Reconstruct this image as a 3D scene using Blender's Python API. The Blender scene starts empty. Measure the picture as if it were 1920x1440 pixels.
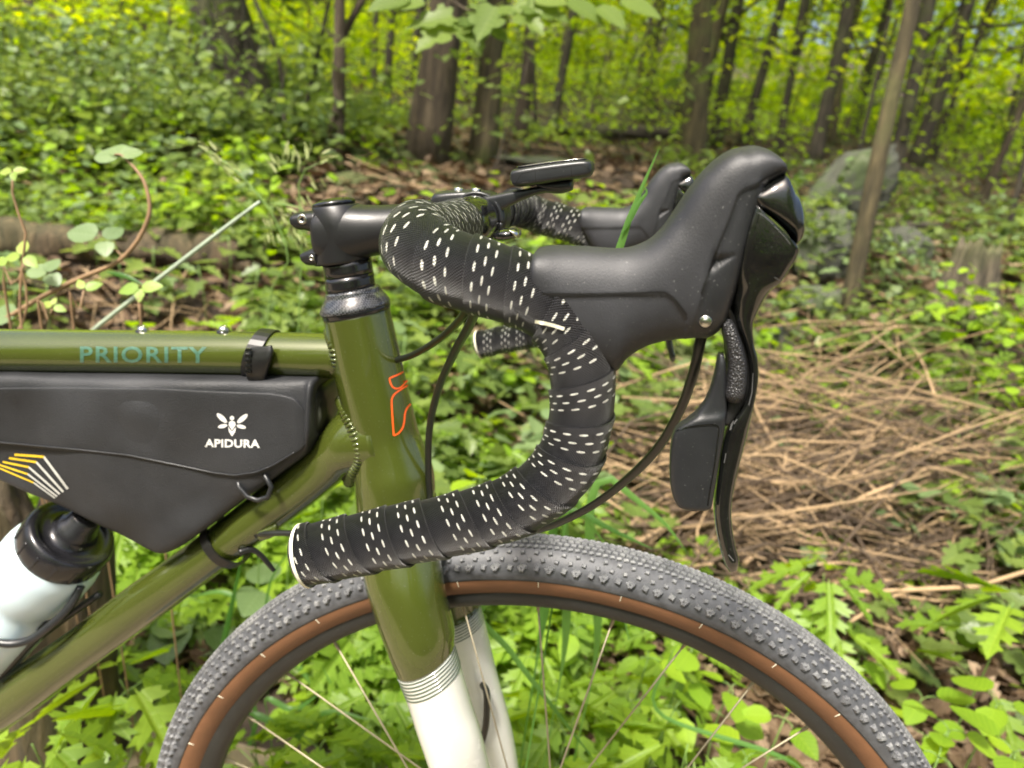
import bpy, bmesh, math, random
import numpy as np
from mathutils import Vector, Matrix, geometry
from mathutils.bvhtree import BVHTree
R = math.radians
rng = np.random.default_rng(7)
random.seed(7)
scene = bpy.context.scene
col = scene.collection

# ---------------------------------------------------------------- camera
F = 1387.0            # focal length in photo pixels (1920 wide)
D = 0.525             # camera distance from the bicycle's mid plane
CZ = 1.0              # camera height
def _basis(vx, vy, rho):
    Y = Vector((vx-960, 720-vy, F)).normalized()
    s, c = math.sin(rho), math.cos(rho)
    Z = Vector((s, c, -(s*Y[0]+c*Y[1])/Y[2])).normalized()
    X = -(Y.cross(Z)) if (Y.cross(Z))[0] < 0 else Y.cross(Z)
    return X, Y, Z
BX, BY, BZ = _basis(1162, 328, R(7.5))
CAM = Vector((0, -D, CZ))
cam_right = Vector((BX[0], BY[0], BZ[0])); cam_up = Vector((BX[1], BY[1], BZ[1])); cam_fwd = Vector((BX[2], BY[2], BZ[2]))
def ray(px, py):
    d = Vector((px-960, 720-py, F))
    return Vector((d.dot(BX), d.dot(BY), d.dot(BZ)))
def P(px, py, y):
    """the point on the plane y = const (parallel to the bicycle) seen at a photo pixel"""
    w = ray(px, py)
    return CAM + w*((D+y)/w[1])
def proj(v):
    d = Vector(v) - CAM
    k = F/d.dot(cam_fwd)
    return 960+d.dot(cam_right)*k, 720-d.dot(cam_up)*k
def pxm(p, n=1.0):
    """metres covered by n photo pixels at point p"""
    return n*(Vector(p)-CAM).dot(cam_fwd)/F
camd = bpy.data.cameras.new('camera'); camo = bpy.data.objects.new('camera', camd); col.objects.link(camo)
m = Matrix.Identity(4)
for i in range(3):
    m[i][0] = cam_right[i]; m[i][1] = cam_up[i]; m[i][2] = -cam_fwd[i]; m[i][3] = CAM[i]
camo.matrix_world = m
camd.sensor_width = 36; camd.lens = F/1920*36; camd.clip_start = 0.02; camd.clip_end = 600
camd.dof.use_dof = True; camd.dof.focus_distance = 0.40; camd.dof.aperture_fstop = 8.6
scene.camera = camo

# ---------------------------------------------------------------- light
SUN_EL, SUN_AZ = R(58), R(205)      # azimuth clockwise from +Y
W = bpy.data.worlds.new('World'); scene.world = W; W.use_nodes = True
nt = W.node_tree; nt.nodes.clear()
sky = nt.nodes.new('ShaderNodeTexSky'); sky.sky_type = 'NISHITA'; sky.sun_disc = False
sky.sun_elevation = SUN_EL; sky.sun_rotation = SUN_AZ; sky.air_density = 1.0; sky.dust_density = 7.0; sky.ozone_density = 1.0
bg = nt.nodes.new('ShaderNodeBackground'); bg.inputs['Strength'].default_value = 0.125
wo = nt.nodes.new('ShaderNodeOutputWorld')
nt.links.new(sky.outputs[0], bg.inputs[0]); nt.links.new(bg.outputs[0], wo.inputs[0])
sd = bpy.data.lights.new('sun', 'SUN'); sd.energy = 3.7; sd.angle = R(7); sd.color = (1, 0.95, 0.86)
so = bpy.data.objects.new('sun', sd); col.objects.link(so)
sv = Vector((math.sin(SUN_AZ)*math.cos(SUN_EL), math.cos(SUN_AZ)*math.cos(SUN_EL), math.sin(SUN_EL)))
so.rotation_euler = sv.to_track_quat('Z', 'Y').to_euler(); so.location = (0, 0, 30)
scene.view_settings.view_transform = 'Standard'; scene.view_settings.look = 'None'
scene.view_settings.gamma = 1; scene.view_settings.use_curve_mapping = False
scene.view_settings.exposure = 1.15
scene.render.engine = 'CYCLES'
scene.cycles.max_bounces = 8; scene.cycles.transmission_bounces = 6; scene.cycles.diffuse_bounces = 4
scene.cycles.glossy_bounces = 3; scene.cycles.transparent_max_bounces = 6
scene.cycles.sample_clamp_indirect = 4
scene.render.resolution_x = 1024; scene.render.resolution_y = 768

# ---------------------------------------------------------------- materials
def newmat(name):
    m = bpy.data.materials.new(name); m.use_nodes = True
    t = m.node_tree; b = t.nodes['Principled BSDF']
    return m, t, b
def N(t, typ, **kw):
    n = t.nodes.new(typ)
    for k, v in kw.items():
        if k in ('operation', 'blend_type', 'data_type', 'feature', 'wave_type', 'bands_direction', 'noise_dimensions', 'clamp', 'use_clamp', 'distance'): setattr(n, k, v)
        else: n.inputs[k].default_value = v
    return n
def L(t, a, b): t.links.new(a, b)
def ramp(t, fac, stops):
    r = t.nodes.new('ShaderNodeValToRGB'); e = r.color_ramp.elements
    while len(e) > 1: e.remove(e[-1])
    e[0].position = stops[0][0]; e[0].color = (*stops[0][1], 1)
    for p, c in stops[1:]:
        k = e.new(p); k.color = (*c, 1)
    L(t, fac, r.inputs[0]); return r
def simple(name, c, rough=0.5, metal=0.0, coat=0.0, noise=0.12, nscale=60, bump=0.0, bscale=400, spec=0.5, speck=0.0):
    """plain surface with colour variation, a fine grain bump and optional dust specks"""
    m, t, b = newmat(name)
    tc = t.nodes.new('ShaderNodeTexCoord')
    n1 = N(t, 'ShaderNodeTexNoise', Scale=nscale, Detail=5.0, Roughness=0.6); L(t, tc.outputs['Object'], n1.inputs['Vector'])
    lo = tuple(max(0, v*(1-noise)) for v in c); hi = tuple(min(1, v*(1+noise)) for v in c)
    r = ramp(t, n1.outputs[0], [(0.3, lo), (0.7, hi)])
    out = r.outputs[0]
    if speck:
        n3 = N(t, 'ShaderNodeTexNoise', Scale=900.0, Detail=2.0); L(t, tc.outputs['Object'], n3.inputs['Vector'])
        r3 = ramp(t, n3.outputs[0], [(0.70, (0, 0, 0)), (0.76, (speck, speck, speck))])
        mx = N(t, 'ShaderNodeMix', data_type='RGBA'); L(t, r3.outputs[0], mx.inputs[0]); L(t, out, mx.inputs[6]); mx.inputs[7].default_value = (0.3, 0.3, 0.28, 1)
        out = mx.outputs[2]
    L(t, out, b.inputs['Base Color'])
    b.inputs['Metallic'].default_value = metal; b.inputs['Specular IOR Level'].default_value = spec
    b.inputs['Coat Weight'].default_value = coat; b.inputs['Coat Roughness'].default_value = 0.04
    rr = N(t, 'ShaderNodeMapRange'); rr.inputs['To Min'].default_value = max(0.02, rough*0.8); rr.inputs['To Max'].default_value = min(1, rough*1.25)
    L(t, n1.outputs[0], rr.inputs['Value']); L(t, rr.outputs[0], b.inputs['Roughness'])
    if bump:
        n2 = N(t, 'ShaderNodeTexNoise', Scale=bscale, Detail=3.0); L(t, tc.outputs['Object'], n2.inputs['Vector'])
        bp = N(t, 'ShaderNodeBump', Strength=bump, Distance=0.001); L(t, n2.outputs[0], bp.inputs['Height']); L(t, bp.outputs[0], b.inputs['Normal'])
    return m
M = {}
M['olive'] = simple('olive_paint', (0.058, 0.074, 0.011), 0.20, metal=0.25, coat=1.0, noise=0.08, nscale=14, speck=0.45)
M['white_paint'] = simple('white_paint', (0.66, 0.66, 0.60), 0.25, coat=0.8, noise=0.03)
M['stripe'] = simple('dark_green_stripe', (0.09, 0.12, 0.09), 0.3, coat=0.6)
M['rubber'] = simple('hood_rubber', (0.021, 0.0215, 0.025), 0.52, noise=0.35, nscale=25, bump=0.18, bscale=1600, speck=0.35)
M['body'] = simple('bracket_plastic', (0.018, 0.0185, 0.021), 0.42, noise=0.2, bump=0.10, bscale=1500, speck=0.5)
M['gloss'] = simple('piano_black', (0.006, 0.0065, 0.006), 0.05, coat=1.0, noise=0.3, speck=0.12)
M['satin'] = simple('satin_black', (0.016, 0.017, 0.019), 0.34, noise=0.15, bump=0.10, bscale=1400, speck=0.3)
M['dark'] = simple('gap_black', (0.004, 0.004, 0.004), 0.6)
M['anod'] = simple('anodised_black', (0.008, 0.008, 0.009), 0.16, noise=0.2, coat=0.4)
M['stem'] = simple('sandblasted_black', (0.010, 0.010, 0.011), 0.36, noise=0.1, bump=0.10, bscale=1300)
M['steel'] = simple('stainless_steel', (0.62, 0.6, 0.56), 0.22, metal=1.0)
M['spoke'] = simple('spoke_steel', (0.30, 0.26, 0.18), 0.5, metal=0.6)
M['cable'] = simple('cable_housing', (0.012, 0.013, 0.011), 0.3, noise=0.2, spec=0.5)
M['cream'] = simple('cream_foam', (0.72, 0.70, 0.55), 0.6)
M['rim'] = simple('rim_black', (0.016, 0.017, 0.016), 0.45, noise=0.25, nscale=30, speck=0.2)
M['bagflap'] = simple('bag_fabric', (0.019, 0.020, 0.0225), 0.5, noise=0.4, nscale=11, bump=0.45, bscale=1000, spec=0.42, speck=0.1)
M['strap'] = simple('strap_rubber', (0.009, 0.009, 0.009), 0.32, noise=0.2)
M['cap'] = simple('bottle_cap_black', (0.012, 0.012, 0.014), 0.22, noise=0.5, nscale=40)
M['orange'] = simple('orange_paint', (0.85, 0.11, 0.015), 0.35)
M['white_ink'] = simple('white_print', (0.62, 0.62, 0.6), 0.5)
M['scuff'] = simple('scuffed_black', (0.10, 0.10, 0.10), 0.5)
M['grey_ink'] = simple('pale_grey_print', (0.45, 0.45, 0.42), 0.5)
M['yellow_ink'] = simple('yellow_print', (0.62, 0.42, 0.02), 0.5)
M['teal_ink'] = simple('teal_print', (0.05, 0.12, 0.085), 0.3, coat=0.8, noise=0.25, nscale=300)

def tape_material():
    m, t, b = newmat('perforated_bar_tape')
    uv = t.nodes.new('ShaderNodeUVMap'); uv.uv_map = 'UVMap'
    sp = t.nodes.new('ShaderNodeSeparateXYZ'); L(t, uv.outputs[0], sp.inputs[0])
    def mth(op, a, bb=None):
        n = t.nodes.new('ShaderNodeMath'); n.operation = op
        for i, v in enumerate((a, bb)):
            if v is None: continue
            if isinstance(v, (int, float)): n.inputs[i].default_value = v
            else: L(t, v, n.inputs[i])
        return n.outputs[0]
    U, V = sp.outputs[0], sp.outputs[1]     # millimetres across / along the strip
    mask = None
    for (u0, v0) in ((3.6, 0.0), (7.4, 3.1), (11.2, 0.4)):
        du = mth('DIVIDE', mth('SUBTRACT', U, u0), 0.47)
        fv = mth('SUBTRACT', mth('FRACT', mth('DIVIDE', mth('ADD', V, v0), 7.2)), 0.5)
        dv = mth('DIVIDE', mth('MULTIPLY', fv, 7.2), 1.85)
        d = mth('ADD', mth('POWER', mth('ABSOLUTE', du), 2.2), mth('POWER', mth('ABSOLUTE', dv), 2.2))
        k = mth('LESS_THAN', d, 1.0)
        mask = k if mask is None else mth('MAXIMUM', mask, k)
    w1 = mth('SINE', mth('MULTIPLY', U, 6.283/1.15)); w2 = mth('SINE', mth('MULTIPLY', V, 6.283/1.15))
    weave = mth('MULTIPLY', w1, w2)
    no = N(t, 'ShaderNodeTexNoise', Scale=0.35, Detail=3.0); L(t, uv.outputs[0], no.inputs['Vector'])
    r = ramp(t, no.outputs[0], [(0.3, (0.008, 0.008, 0.0085)), (0.7, (0.016, 0.016, 0.017))])
    wr = ramp(t, mth('ADD', mth('MULTIPLY', weave, 0.5), 0.5), [(0.35, (0.25, 0.25, 0.25)), (0.85, (2.2, 2.2, 2.4))])
    wm = N(t, 'ShaderNodeMix', data_type='RGBA', blend_type='MULTIPLY'); wm.inputs[0].default_value = 1.0; L(t, r.outputs[0], wm.inputs[6]); L(t, wr.outputs[0], wm.inputs[7])
    mx = N(t, 'ShaderNodeMix', data_type='RGBA'); L(t, mask, mx.inputs[0]); L(t, wm.outputs[2], mx.inputs[6])
    dr = ramp(t, no.outputs[0], [(0.3, (0.60, 0.59, 0.52)), (0.6, (0.88, 0.88, 0.80))]); L(t, dr.outputs[0], mx.inputs[7])
    L(t, mx.outputs[2], b.inputs['Base Color'])
    rr = N(t, 'ShaderNodeMapRange'); rr.inputs['To Min'].default_value = 0.25; rr.inputs['To Max'].default_value = 0.42
    L(t, no.outputs[0], rr.inputs['Value']); L(t, rr.outputs[0], b.inputs['Roughness'])
    h = mth('SUBTRACT', mth('ADD', mth('MULTIPLY', weave, 0.5), mth('MULTIPLY', no.outputs[0], 1.2)), mth('MULTIPLY', mask, 1.5))
    bp = N(t, 'ShaderNodeBump', Strength=1.0, Distance=0.0014); L(t, h, bp.inputs['Height']); L(t, bp.outputs[0], b.inputs['Normal'])
    b.inputs['Specular IOR Level'].default_value = 0.7
    return m
M['tape'] = tape_material()

def weave_material():
    m, t, b = newmat('carbon_weave')
    tc = t.nodes.new('ShaderNodeTexCoord')
    v = N(t, 'ShaderNodeTexChecker', Scale=700.0); L(t, tc.outputs['Object'], v.inputs['Vector'])
    v.inputs[1].default_value = (0.014, 0.015, 0.017, 1); v.inputs[2].default_value = (0.06, 0.062, 0.066, 1)
    L(t, v.outputs[0], b.inputs['Base Color']); b.inputs['Roughness'].default_value = 0.22; b.inputs['Coat Weight'].default_value = 0.6
    return m
M['carbon'] = weave_material()

def pebble_material():
    m, t, b = newmat('pebbled_rubber')
    tc = t.nodes.new('ShaderNodeTexCoord')
    v = N(t, 'ShaderNodeTexVoronoi', Scale=1150.0); L(t, tc.outputs['Object'], v.inputs['Vector'])
    b.inputs['Base Color'].default_value = (0.02, 0.02, 0.022, 1); b.inputs['Roughness'].default_value = 0.32
    bp = N(t, 'ShaderNodeBump', Strength=1.0, Distance=0.0006); bp.invert = True
    L(t, v.outputs['Distance'], bp.inputs['Height']); L(t, bp.outputs[0], b.inputs['Normal'])
    return m
M['pebble'] = pebble_material()

def tyre_material():
    m, t, b = newmat('dusty_tread')
    tc = t.nodes.new('ShaderNodeTexCoord')
    n1 = N(t, 'ShaderNodeTexNoise', Scale=330.0, Detail=6.0, Roughness=0.7); L(t, tc.outputs['Object'], n1.inputs['Vector'])
    n2 = N(t, 'ShaderNodeTexNoise', Scale=45.0, Detail=4.0); L(t, tc.outputs['Object'], n2.inputs['Vector'])
    ad = N(t, 'ShaderNodeMath', operation='ADD'); L(t, n1.outputs[0], ad.inputs[0]); L(t, n2.outputs[0], ad.inputs[1])
    r = ramp(t, ad.outputs[0], [(0.36, (0.07, 0.072, 0.077)), (0.50, (0.14, 0.142, 0.148)), (0.66, (0.26, 0.26, 0.255))])
    ad.inputs[1].default_value = 0; 
    sc = N(t, 'ShaderNodeMath', operation='MULTIPLY'); sc.inputs[1].default_value = 0.5
    L(t, ad.outputs[0], sc.inputs[0]); L(t, sc.outputs[0], r.inputs[0])
    L(t, r.outputs[0], b.inputs['Base Color']); b.inputs['Roughness'].default_value = 0.6
    bp = N(t, 'ShaderNodeBump', Strength=0.5, Distance=0.0008); L(t, n1.outputs[0], bp.inputs['Height']); L(t, bp.outputs[0], b.inputs['Normal'])
    return m
M['tread'] = tyre_material()
M['casing'] = simple('casing_rubber', (0.062, 0.064, 0.070), 0.5, noise=0.4, nscale=120, bump=0.2, bscale=900)
M['tan'] = simple('tan_sidewall', (0.165, 0.075, 0.034), 0.55, noise=0.15, nscale=40, bump=0.1, bscale=300)

def bottle_material():
    m, t, b = newmat('translucent_bottle')
    b.inputs['Base Color'].default_value = (0.55, 0.66, 0.72, 1); b.inputs['Roughness'].default_value = 0.25
    b.inputs['Subsurface Weight'].default_value = 0.6; b.inputs['Subsurface Radius'].default_value = (0.02, 0.02, 0.025)
    b.inputs['Subsurface Scale'].default_value = 0.6
    return m
M['bottle'] = bottle_material()

# plants, wood, ground -------------------------------------------------
def leaf_material(name, cols, trans=0.45, rough=0.42, vein=0.25, tcol=None, spec=0.35):
    m = bpy.data.materials.new(name); m.use_nodes = True; t = m.node_tree; b = t.nodes['Principled BSDF']
    g = t.nodes.new('ShaderNodeNewGeometry'); oi = t.nodes.new('ShaderNodeObjectInfo')
    ad = N(t, 'ShaderNodeMath', operation='ADD'); L(t, g.outputs['Random Per Island'], ad.inputs[0]); L(t, oi.outputs['Random'], ad.inputs[1])
    fr = N(t, 'ShaderNodeMath', operation='FRACT'); L(t, ad.outputs[0], fr.inputs[0])
    k = len(cols); r = ramp(t, fr.outputs[0], [(i/(k-1), c) for i, c in enumerate(cols)])
    out = r.outputs[0]
    if vein:
        uv = t.nodes.new('ShaderNodeUVMap'); uv.uv_map = 'UVMap'
        sp = t.nodes.new('ShaderNodeSeparateXYZ'); L(t, uv.outputs[0], sp.inputs[0])
        ab = N(t, 'ShaderNodeMath', operation='ABSOLUTE'); L(t, sp.outputs[1], ab.inputs[0])
        mid = N(t, 'ShaderNodeMapRange'); mid.inputs['From Min'].default_value = 0.0; mid.inputs['From Max'].default_value = 0.012; mid.inputs['To Min'].default_value = 1; mid.inputs['To Max'].default_value = 0
        L(t, ab.outputs[0], mid.inputs['Value'])
        s1 = N(t, 'ShaderNodeMath', operation='MULTIPLY'); L(t, ab.outputs[0], s1.inputs[0]); s1.inputs[1].default_value = 0.9
        s2 = N(t, 'ShaderNodeMath', operation='SUBTRACT'); L(t, sp.outputs[0], s2.inputs[0]); L(t, s1.outputs[0], s2.inputs[1])
        s3 = N(t, 'ShaderNodeMath', operation='MULTIPLY'); L(t, s2.outputs[0], s3.inputs[0]); s3.inputs[1].default_value = 6.283*7
        s4 = N(t, 'ShaderNodeMath', operation='SINE'); L(t, s3.outputs[0], s4.inputs[0])
        sv_ = N(t, 'ShaderNodeMapRange'); sv_.inputs['From Min'].default_value = 0.86; sv_.inputs['From Max'].default_value = 1.0; sv_.inputs['To Max'].default_value = 0.6
        L(t, s4.outputs[0], sv_.inputs['Value'])
        mxv = N(t, 'ShaderNodeMath', operation='MAXIMUM'); L(t, mid.outputs[0], mxv.inputs[0]); L(t, sv_.outputs[0], mxv.inputs[1])
        vs = N(t, 'ShaderNodeMath', operation='MULTIPLY'); L(t, mxv.outputs[0], vs.inputs[0]); vs.inputs[1].default_value = vein
        mx = N(t, 'ShaderNodeMix', data_type='RGBA'); L(t, vs.outputs[0], mx.inputs[0]); L(t, out, mx.inputs[6])
        c = cols[-1]; mx.inputs[7].default_value = (min(1, c[0]*2.2), min(1, c[1]*1.9), min(1, c[2]*2.5), 1); out = mx.outputs[2]
        bp = N(t, 'ShaderNodeBump', Strength=0.35, Distance=0.0015); bp.invert = True; L(t, mxv.outputs[0], bp.inputs['Height']); L(t, bp.outputs[0], b.inputs['Normal'])
    L(t, out, b.inputs['Base Color']); b.inputs['Roughness'].default_value = rough; b.inputs['Specular IOR Level'].default_value = spec
    if trans:
        tr = t.nodes.new('ShaderNodeBsdfTranslucent')
        hs = N(t, 'ShaderNodeHueSaturation', Saturation=1.15, Value=1.7); L(t, out, hs.inputs['Color']); hs.inputs['Hue'].default_value = 0.485
        L(t, hs.outputs[0], tr.inputs[0])
        ms = t.nodes.new('ShaderNodeMixShader'); ms.inputs[0].default_value = trans
        L(t, b.outputs[0], ms.inputs[1]); L(t, tr.outputs[0], ms.inputs[2]); L(t, ms.outputs[0], t.nodes['Material Output'].inputs[0])
    return m
M['leaf_bright'] = leaf_material('fresh_leaf', [(0.13, 0.24, 0.02), (0.19, 0.32, 0.024), (0.27, 0.41, 0.028)])
M['leaf_lobed'] = leaf_material('lobed_leaf', [(0.12, 0.21, 0.024), (0.17, 0.28, 0.028), (0.23, 0.35, 0.034)], vein=0.2)
M['leaf_mid'] = leaf_material('shade_leaf', [(0.085, 0.135, 0.034), (0.13, 0.19, 0.046), (0.185, 0.25, 0.058)], rough=0.38, spec=0.45)
M['leaf_blue'] = leaf_material('blue_green_leaf', [(0.10, 0.16, 0.062), (0.135, 0.20, 0.080), (0.18, 0.25, 0.105)], trans=0.3, rough=0.4, spec=0.5)
M['leaf_pale'] = leaf_material('pale_new_leaf', [(0.20, 0.32, 0.05), (0.26, 0.37, 0.07), (0.32, 0.40, 0.09)], trans=0.4)
M['grass'] = leaf_material('grass_blade', [(0.06, 0.15, 0.03), (0.10, 0.22, 0.05), (0.14, 0.26, 0.06)], vein=0.0)
M['seed'] = leaf_material('grass_seed', [(0.22, 0.27, 0.09), (0.3, 0.34, 0.14), (0.34, 0.36, 0.18)], vein=0.0, trans=0.3)
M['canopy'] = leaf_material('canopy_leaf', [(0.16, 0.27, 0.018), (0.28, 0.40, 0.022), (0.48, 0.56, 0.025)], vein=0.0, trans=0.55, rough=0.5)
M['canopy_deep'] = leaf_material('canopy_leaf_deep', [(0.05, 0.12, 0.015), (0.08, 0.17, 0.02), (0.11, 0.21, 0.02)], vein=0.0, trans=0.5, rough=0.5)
M['dead'] = leaf_material('dead_leaf', [(0.05, 0.03, 0.016), (0.16, 0.105, 0.058), (0.09, 0.056, 0.03), (0.27, 0.195, 0.125), (0.065, 0.042, 0.024), (0.12, 0.075, 0.04)], vein=0.12, trans=0.12, rough=0.7)
def bark_material(name, c1, c2, scale=1.0, moss=0.0):
    m, t, b = newmat(name)
    tc = t.nodes.new('ShaderNodeTexCoord'); mp = t.nodes.new('ShaderNodeMapping'); mp.inputs['Scale'].default_value = (scale*9, scale*9, scale*1.3)
    L(t, tc.outputs['Object'], mp.inputs[0])
    n = N(t, 'ShaderNodeTexNoise', Scale=3.0, Detail=8.0, Roughness=0.65, Distortion=0.4); L(t, mp.outputs[0], n.inputs['Vector'])
    r = ramp(t, n.outputs[0], [(0.32, tuple(v*0.35 for v in c1)), (0.48, c1), (0.68, c2)])
    out = r.outputs[0]
    if moss:
        n2 = N(t, 'ShaderNodeTexNoise', Scale=2.5, Detail=4.0); L(t, tc.outputs['Object'], n2.inputs['Vector'])
        r2 = ramp(t, n2.outputs[0], [(0.5, (0, 0, 0)), (0.65, (moss, moss, moss))])
        mx = N(t, 'ShaderNodeMix', data_type='RGBA'); L(t, r2.outputs[0], mx.inputs[0]); L(t, out, mx.inputs[6]); mx.inputs[7].default_value = (0.10, 0.13, 0.03, 1); out = mx.outputs[2]
    L(t, out, b.inputs['Base Color']); b.inputs['Roughness'].default_value = 0.85
    bp = N(t, 'ShaderNodeBump', Strength=1.0, Distance=0.02); L(t, n.outputs[0], bp.inputs['Height']); L(t, bp.outputs[0], b.inputs['Normal'])
    return m
M['bark'] = bark_material('bark_brown', (0.055, 0.04, 0.024), (0.115, 0.088, 0.054))
M['bark_dark'] = bark_material('bark_dark', (0.035, 0.028, 0.020), (0.085, 0.068, 0.048), moss=0.3)
M['bark_tan'] = bark_material('bark_tan', (0.055, 0.044, 0.020), (0.12, 0.095, 0.045), moss=0.5)
M['stumpwood'] = bark_material('grey_wood', (0.07, 0.057, 0.036), (0.16, 0.13, 0.085), scale=1.4, moss=0.5)
M['wood'] = bark_material('weathered_wood', (0.05, 0.034, 0.018), (0.13, 0.09, 0.05), scale=1.2, moss=0.15)
M['twig_dark'] = simple('dark_twig', (0.075, 0.05, 0.03), 0.85, noise=0.4, nscale=8)
M['twig'] = simple('dry_twig', (0.29, 0.20, 0.11), 0.8, noise=0.4, nscale=8)
M['vine'] = simple('vine_stem', (0.24, 0.15, 0.08), 0.6, noise=0.3, nscale=30)
M['green_stem'] = simple('green_stem', (0.13, 0.22, 0.05), 0.5, noise=0.25, nscale=30)
def rock_material():
    m, t, b = newmat('lichened_rock')
    tc = t.nodes.new('ShaderNodeTexCoord')
    n = N(t, 'ShaderNodeTexNoise', Scale=5.0, Detail=9.0, Roughness=0.7); L(t, tc.outputs['Object'], n.inputs['Vector'])
    r = ramp(t, n.outputs[0], [(0.3, (0.018, 0.02, 0.015)), (0.47, (0.07, 0.073, 0.056)), (0.56, (0.05, 0.075, 0.022)), (0.72, (0.17, 0.165, 0.13))])
    L(t, r.outputs[0], b.inputs['Base Color']); b.inputs['Roughness'].default_value = 0.9
    bp = N(t, 'ShaderNodeBump', Strength=0.8, Distance=0.03); L(t, n.outputs[0], bp.inputs['Height']); L(t, bp.outputs[0], b.inputs['Normal'])
    return m
M['rock'] = rock_material()
def soil_material():
    m, t, b = newmat('forest_soil')
    tc = t.nodes.new('ShaderNodeTexCoord')
    n = N(t, 'ShaderNodeTexNoise', Scale=9.0, Detail=10.0, Roughness=0.75); L(t, tc.outputs['Object'], n.inputs['Vector'])
    n2 = N(t, 'ShaderNodeTexNoise', Scale=0.6, Detail=3.0); L(t, tc.outputs['Object'], n2.inputs['Vector'])
    r = ramp(t, n.outputs[0], [(0.3, (0.012, 0.008, 0.005)), (0.5, (0.04, 0.026, 0.016)), (0.7, (0.12, 0.08, 0.05))])
    r2 = ramp(t, n2.outputs[0], [(0.5, (0, 0, 0)), (0.62, (0.6, 0.6, 0.6))])
    mx = N(t, 'ShaderNodeMix', data_type='RGBA'); L(t, r2.outputs[0], mx.inputs[0]); L(t, r.outputs[0], mx.inputs[6]); mx.inputs[7].default_value = (0.09, 0.13, 0.03, 1)
    L(t, mx.outputs[2], b.inputs['Base Color']); b.inputs['Roughness'].default_value = 0.95
    bp = N(t, 'ShaderNodeBump', Strength=1.0, Distance=0.03); L(t, n.outputs[0], bp.inputs['Height']); L(t, bp.outputs[0], b.inputs['Normal'])
    return m
M['soil'] = soil_material()
M['trail'] = simple('trail_dirt', (0.22, 0.17, 0.12), 0.95, noise=0.4, nscale=20, bump=0.8, bscale=60)

# ---------------------------------------------------------------- object helpers
def tag(o, label=None, cat=None, group=None, kind=None):
    if label: o['label'] = label
    if cat: o['category'] = cat
    if group: o['group'] = group
    if kind: o['kind'] = kind
    return o
def adopt(o, parent):
    """parts are meshed in world coordinates: undo the place of the empty they hang under"""
    if parent is None: return
    o.parent = parent
    if parent.type == 'EMPTY': o.matrix_parent_inverse = Matrix.Translation(-Vector(parent.location))
def mesh(name, vs, fs, mat, parent=None, smooth=True, uvs=None):
    me = bpy.data.meshes.new(name)
    vs = np.asarray(vs, dtype=np.float32)
    me.from_pydata([tuple(map(float, v)) for v in vs] if len(vs) < 50000 else vs.tolist(), [], fs)
    if smooth: me.polygons.foreach_set('use_smooth', np.ones(len(me.polygons), bool))
    if uvs is not None:
        l = me.uv_layers.new(name='UVMap'); idx = np.zeros(len(me.loops), np.int32); me.loops.foreach_get('vertex_index', idx)
        l.data.foreach_set('uv', np.asarray(uvs, np.float32)[idx].ravel())
    me.materials.append(mat); me.update()
    o = bpy.data.objects.new(name, me); col.objects.link(o); adopt(o, parent)
    return o
def empty(name, loc, **kw):
    o = bpy.data.objects.new(name, None); o.location = loc; o.empty_display_size = 0.1; col.objects.link(o); tag(o, **kw); return o
def catmull(pts, n):
    """resample a list of vectors (any length) to n stations through a Catmull-Rom curve, even in parameter"""
    A = np.asarray(pts, float); k = len(A)
    E = np.vstack([2*A[0]-A[1], A, 2*A[-1]-A[-2]])
    t = np.linspace(0, k-1, n); i = np.minimum(t.astype(int), k-2); f = (t-i)[:, None]
    p0, p1, p2, p3 = E[i], E[i+1], E[i+2], E[i+3]
    return 0.5*((2*p1)+(-p0+p2)*f+(2*p0-5*p1+4*p2-p3)*f**2+(-p0+3*p1-3*p2+p3)*f**3)
def even(pts, n):
    d = catmull(pts, max(400, 20*len(pts))); s = np.r_[0, np.cumsum(np.linalg.norm(np.diff(d[:, :3], axis=0), axis=1))]
    q = np.linspace(0, s[-1], n); return np.stack([np.interp(q, s, d[:, j]) for j in range(d.shape[1])], 1)
def grid_faces(a, b, closed=True):
    fs = []
    for i in range(a-1):
        for j in range(b if closed else b-1):
            k = (j+1) % b
            fs.append((i*b+j, i*b+k, (i+1)*b+k, (i+1)*b+j))
    return fs
def loft_data(secs, m=80, n=48, spline=True):
    """secs: (ax,ay,bx,by, y, halfwidth, exponent): pixel end points of a section lying at depth y"""
    rows = []
    for s in secs:
        a = P(s[0], s[1], s[4]); b = P(s[2], s[3], s[4]); rows.append([*a, *b, s[5], s[6]])
    q = catmull(rows, m) if spline else np.asarray(rows); m = len(q)
    th = np.linspace(0, 2*np.pi, n, endpoint=False); V = []
    for r in q:
        A, B = r[0:3], r[3:6]; C = (A+B)/2; H = (A-B)/2; e = 2/r[7]
        c, s = np.cos(th), np.sin(th)
        cc = np.sign(c)*np.abs(c)**e; ss = np.sign(s)*np.abs(s)**e
        V.append(C[None]+ss[:, None]*H[None]-cc[:, None]*np.array([[0, r[6], 0]]))
    return np.concatenate(V), m, n
def loft(name, secs, mat, parent=None, m=80, n=48, post=None, smooth=True, spline=True):
    V, m, n = loft_data(secs, m, n, spline)
    fs = grid_faces(m, n)
    c0, c1 = V[:n].mean(0), V[-n:].mean(0); V = np.vstack([V, c0, c1]); a, b = m*n, m*n+1
    for j in range(n):
        fs.append((a, (j+1) % n, j)); fs.append((b, (m-1)*n+j, (m-1)*n+(j+1) % n))
    if post is not None: V = post(V)
    return mesh(name, V, fs, mat, parent, smooth)
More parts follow.
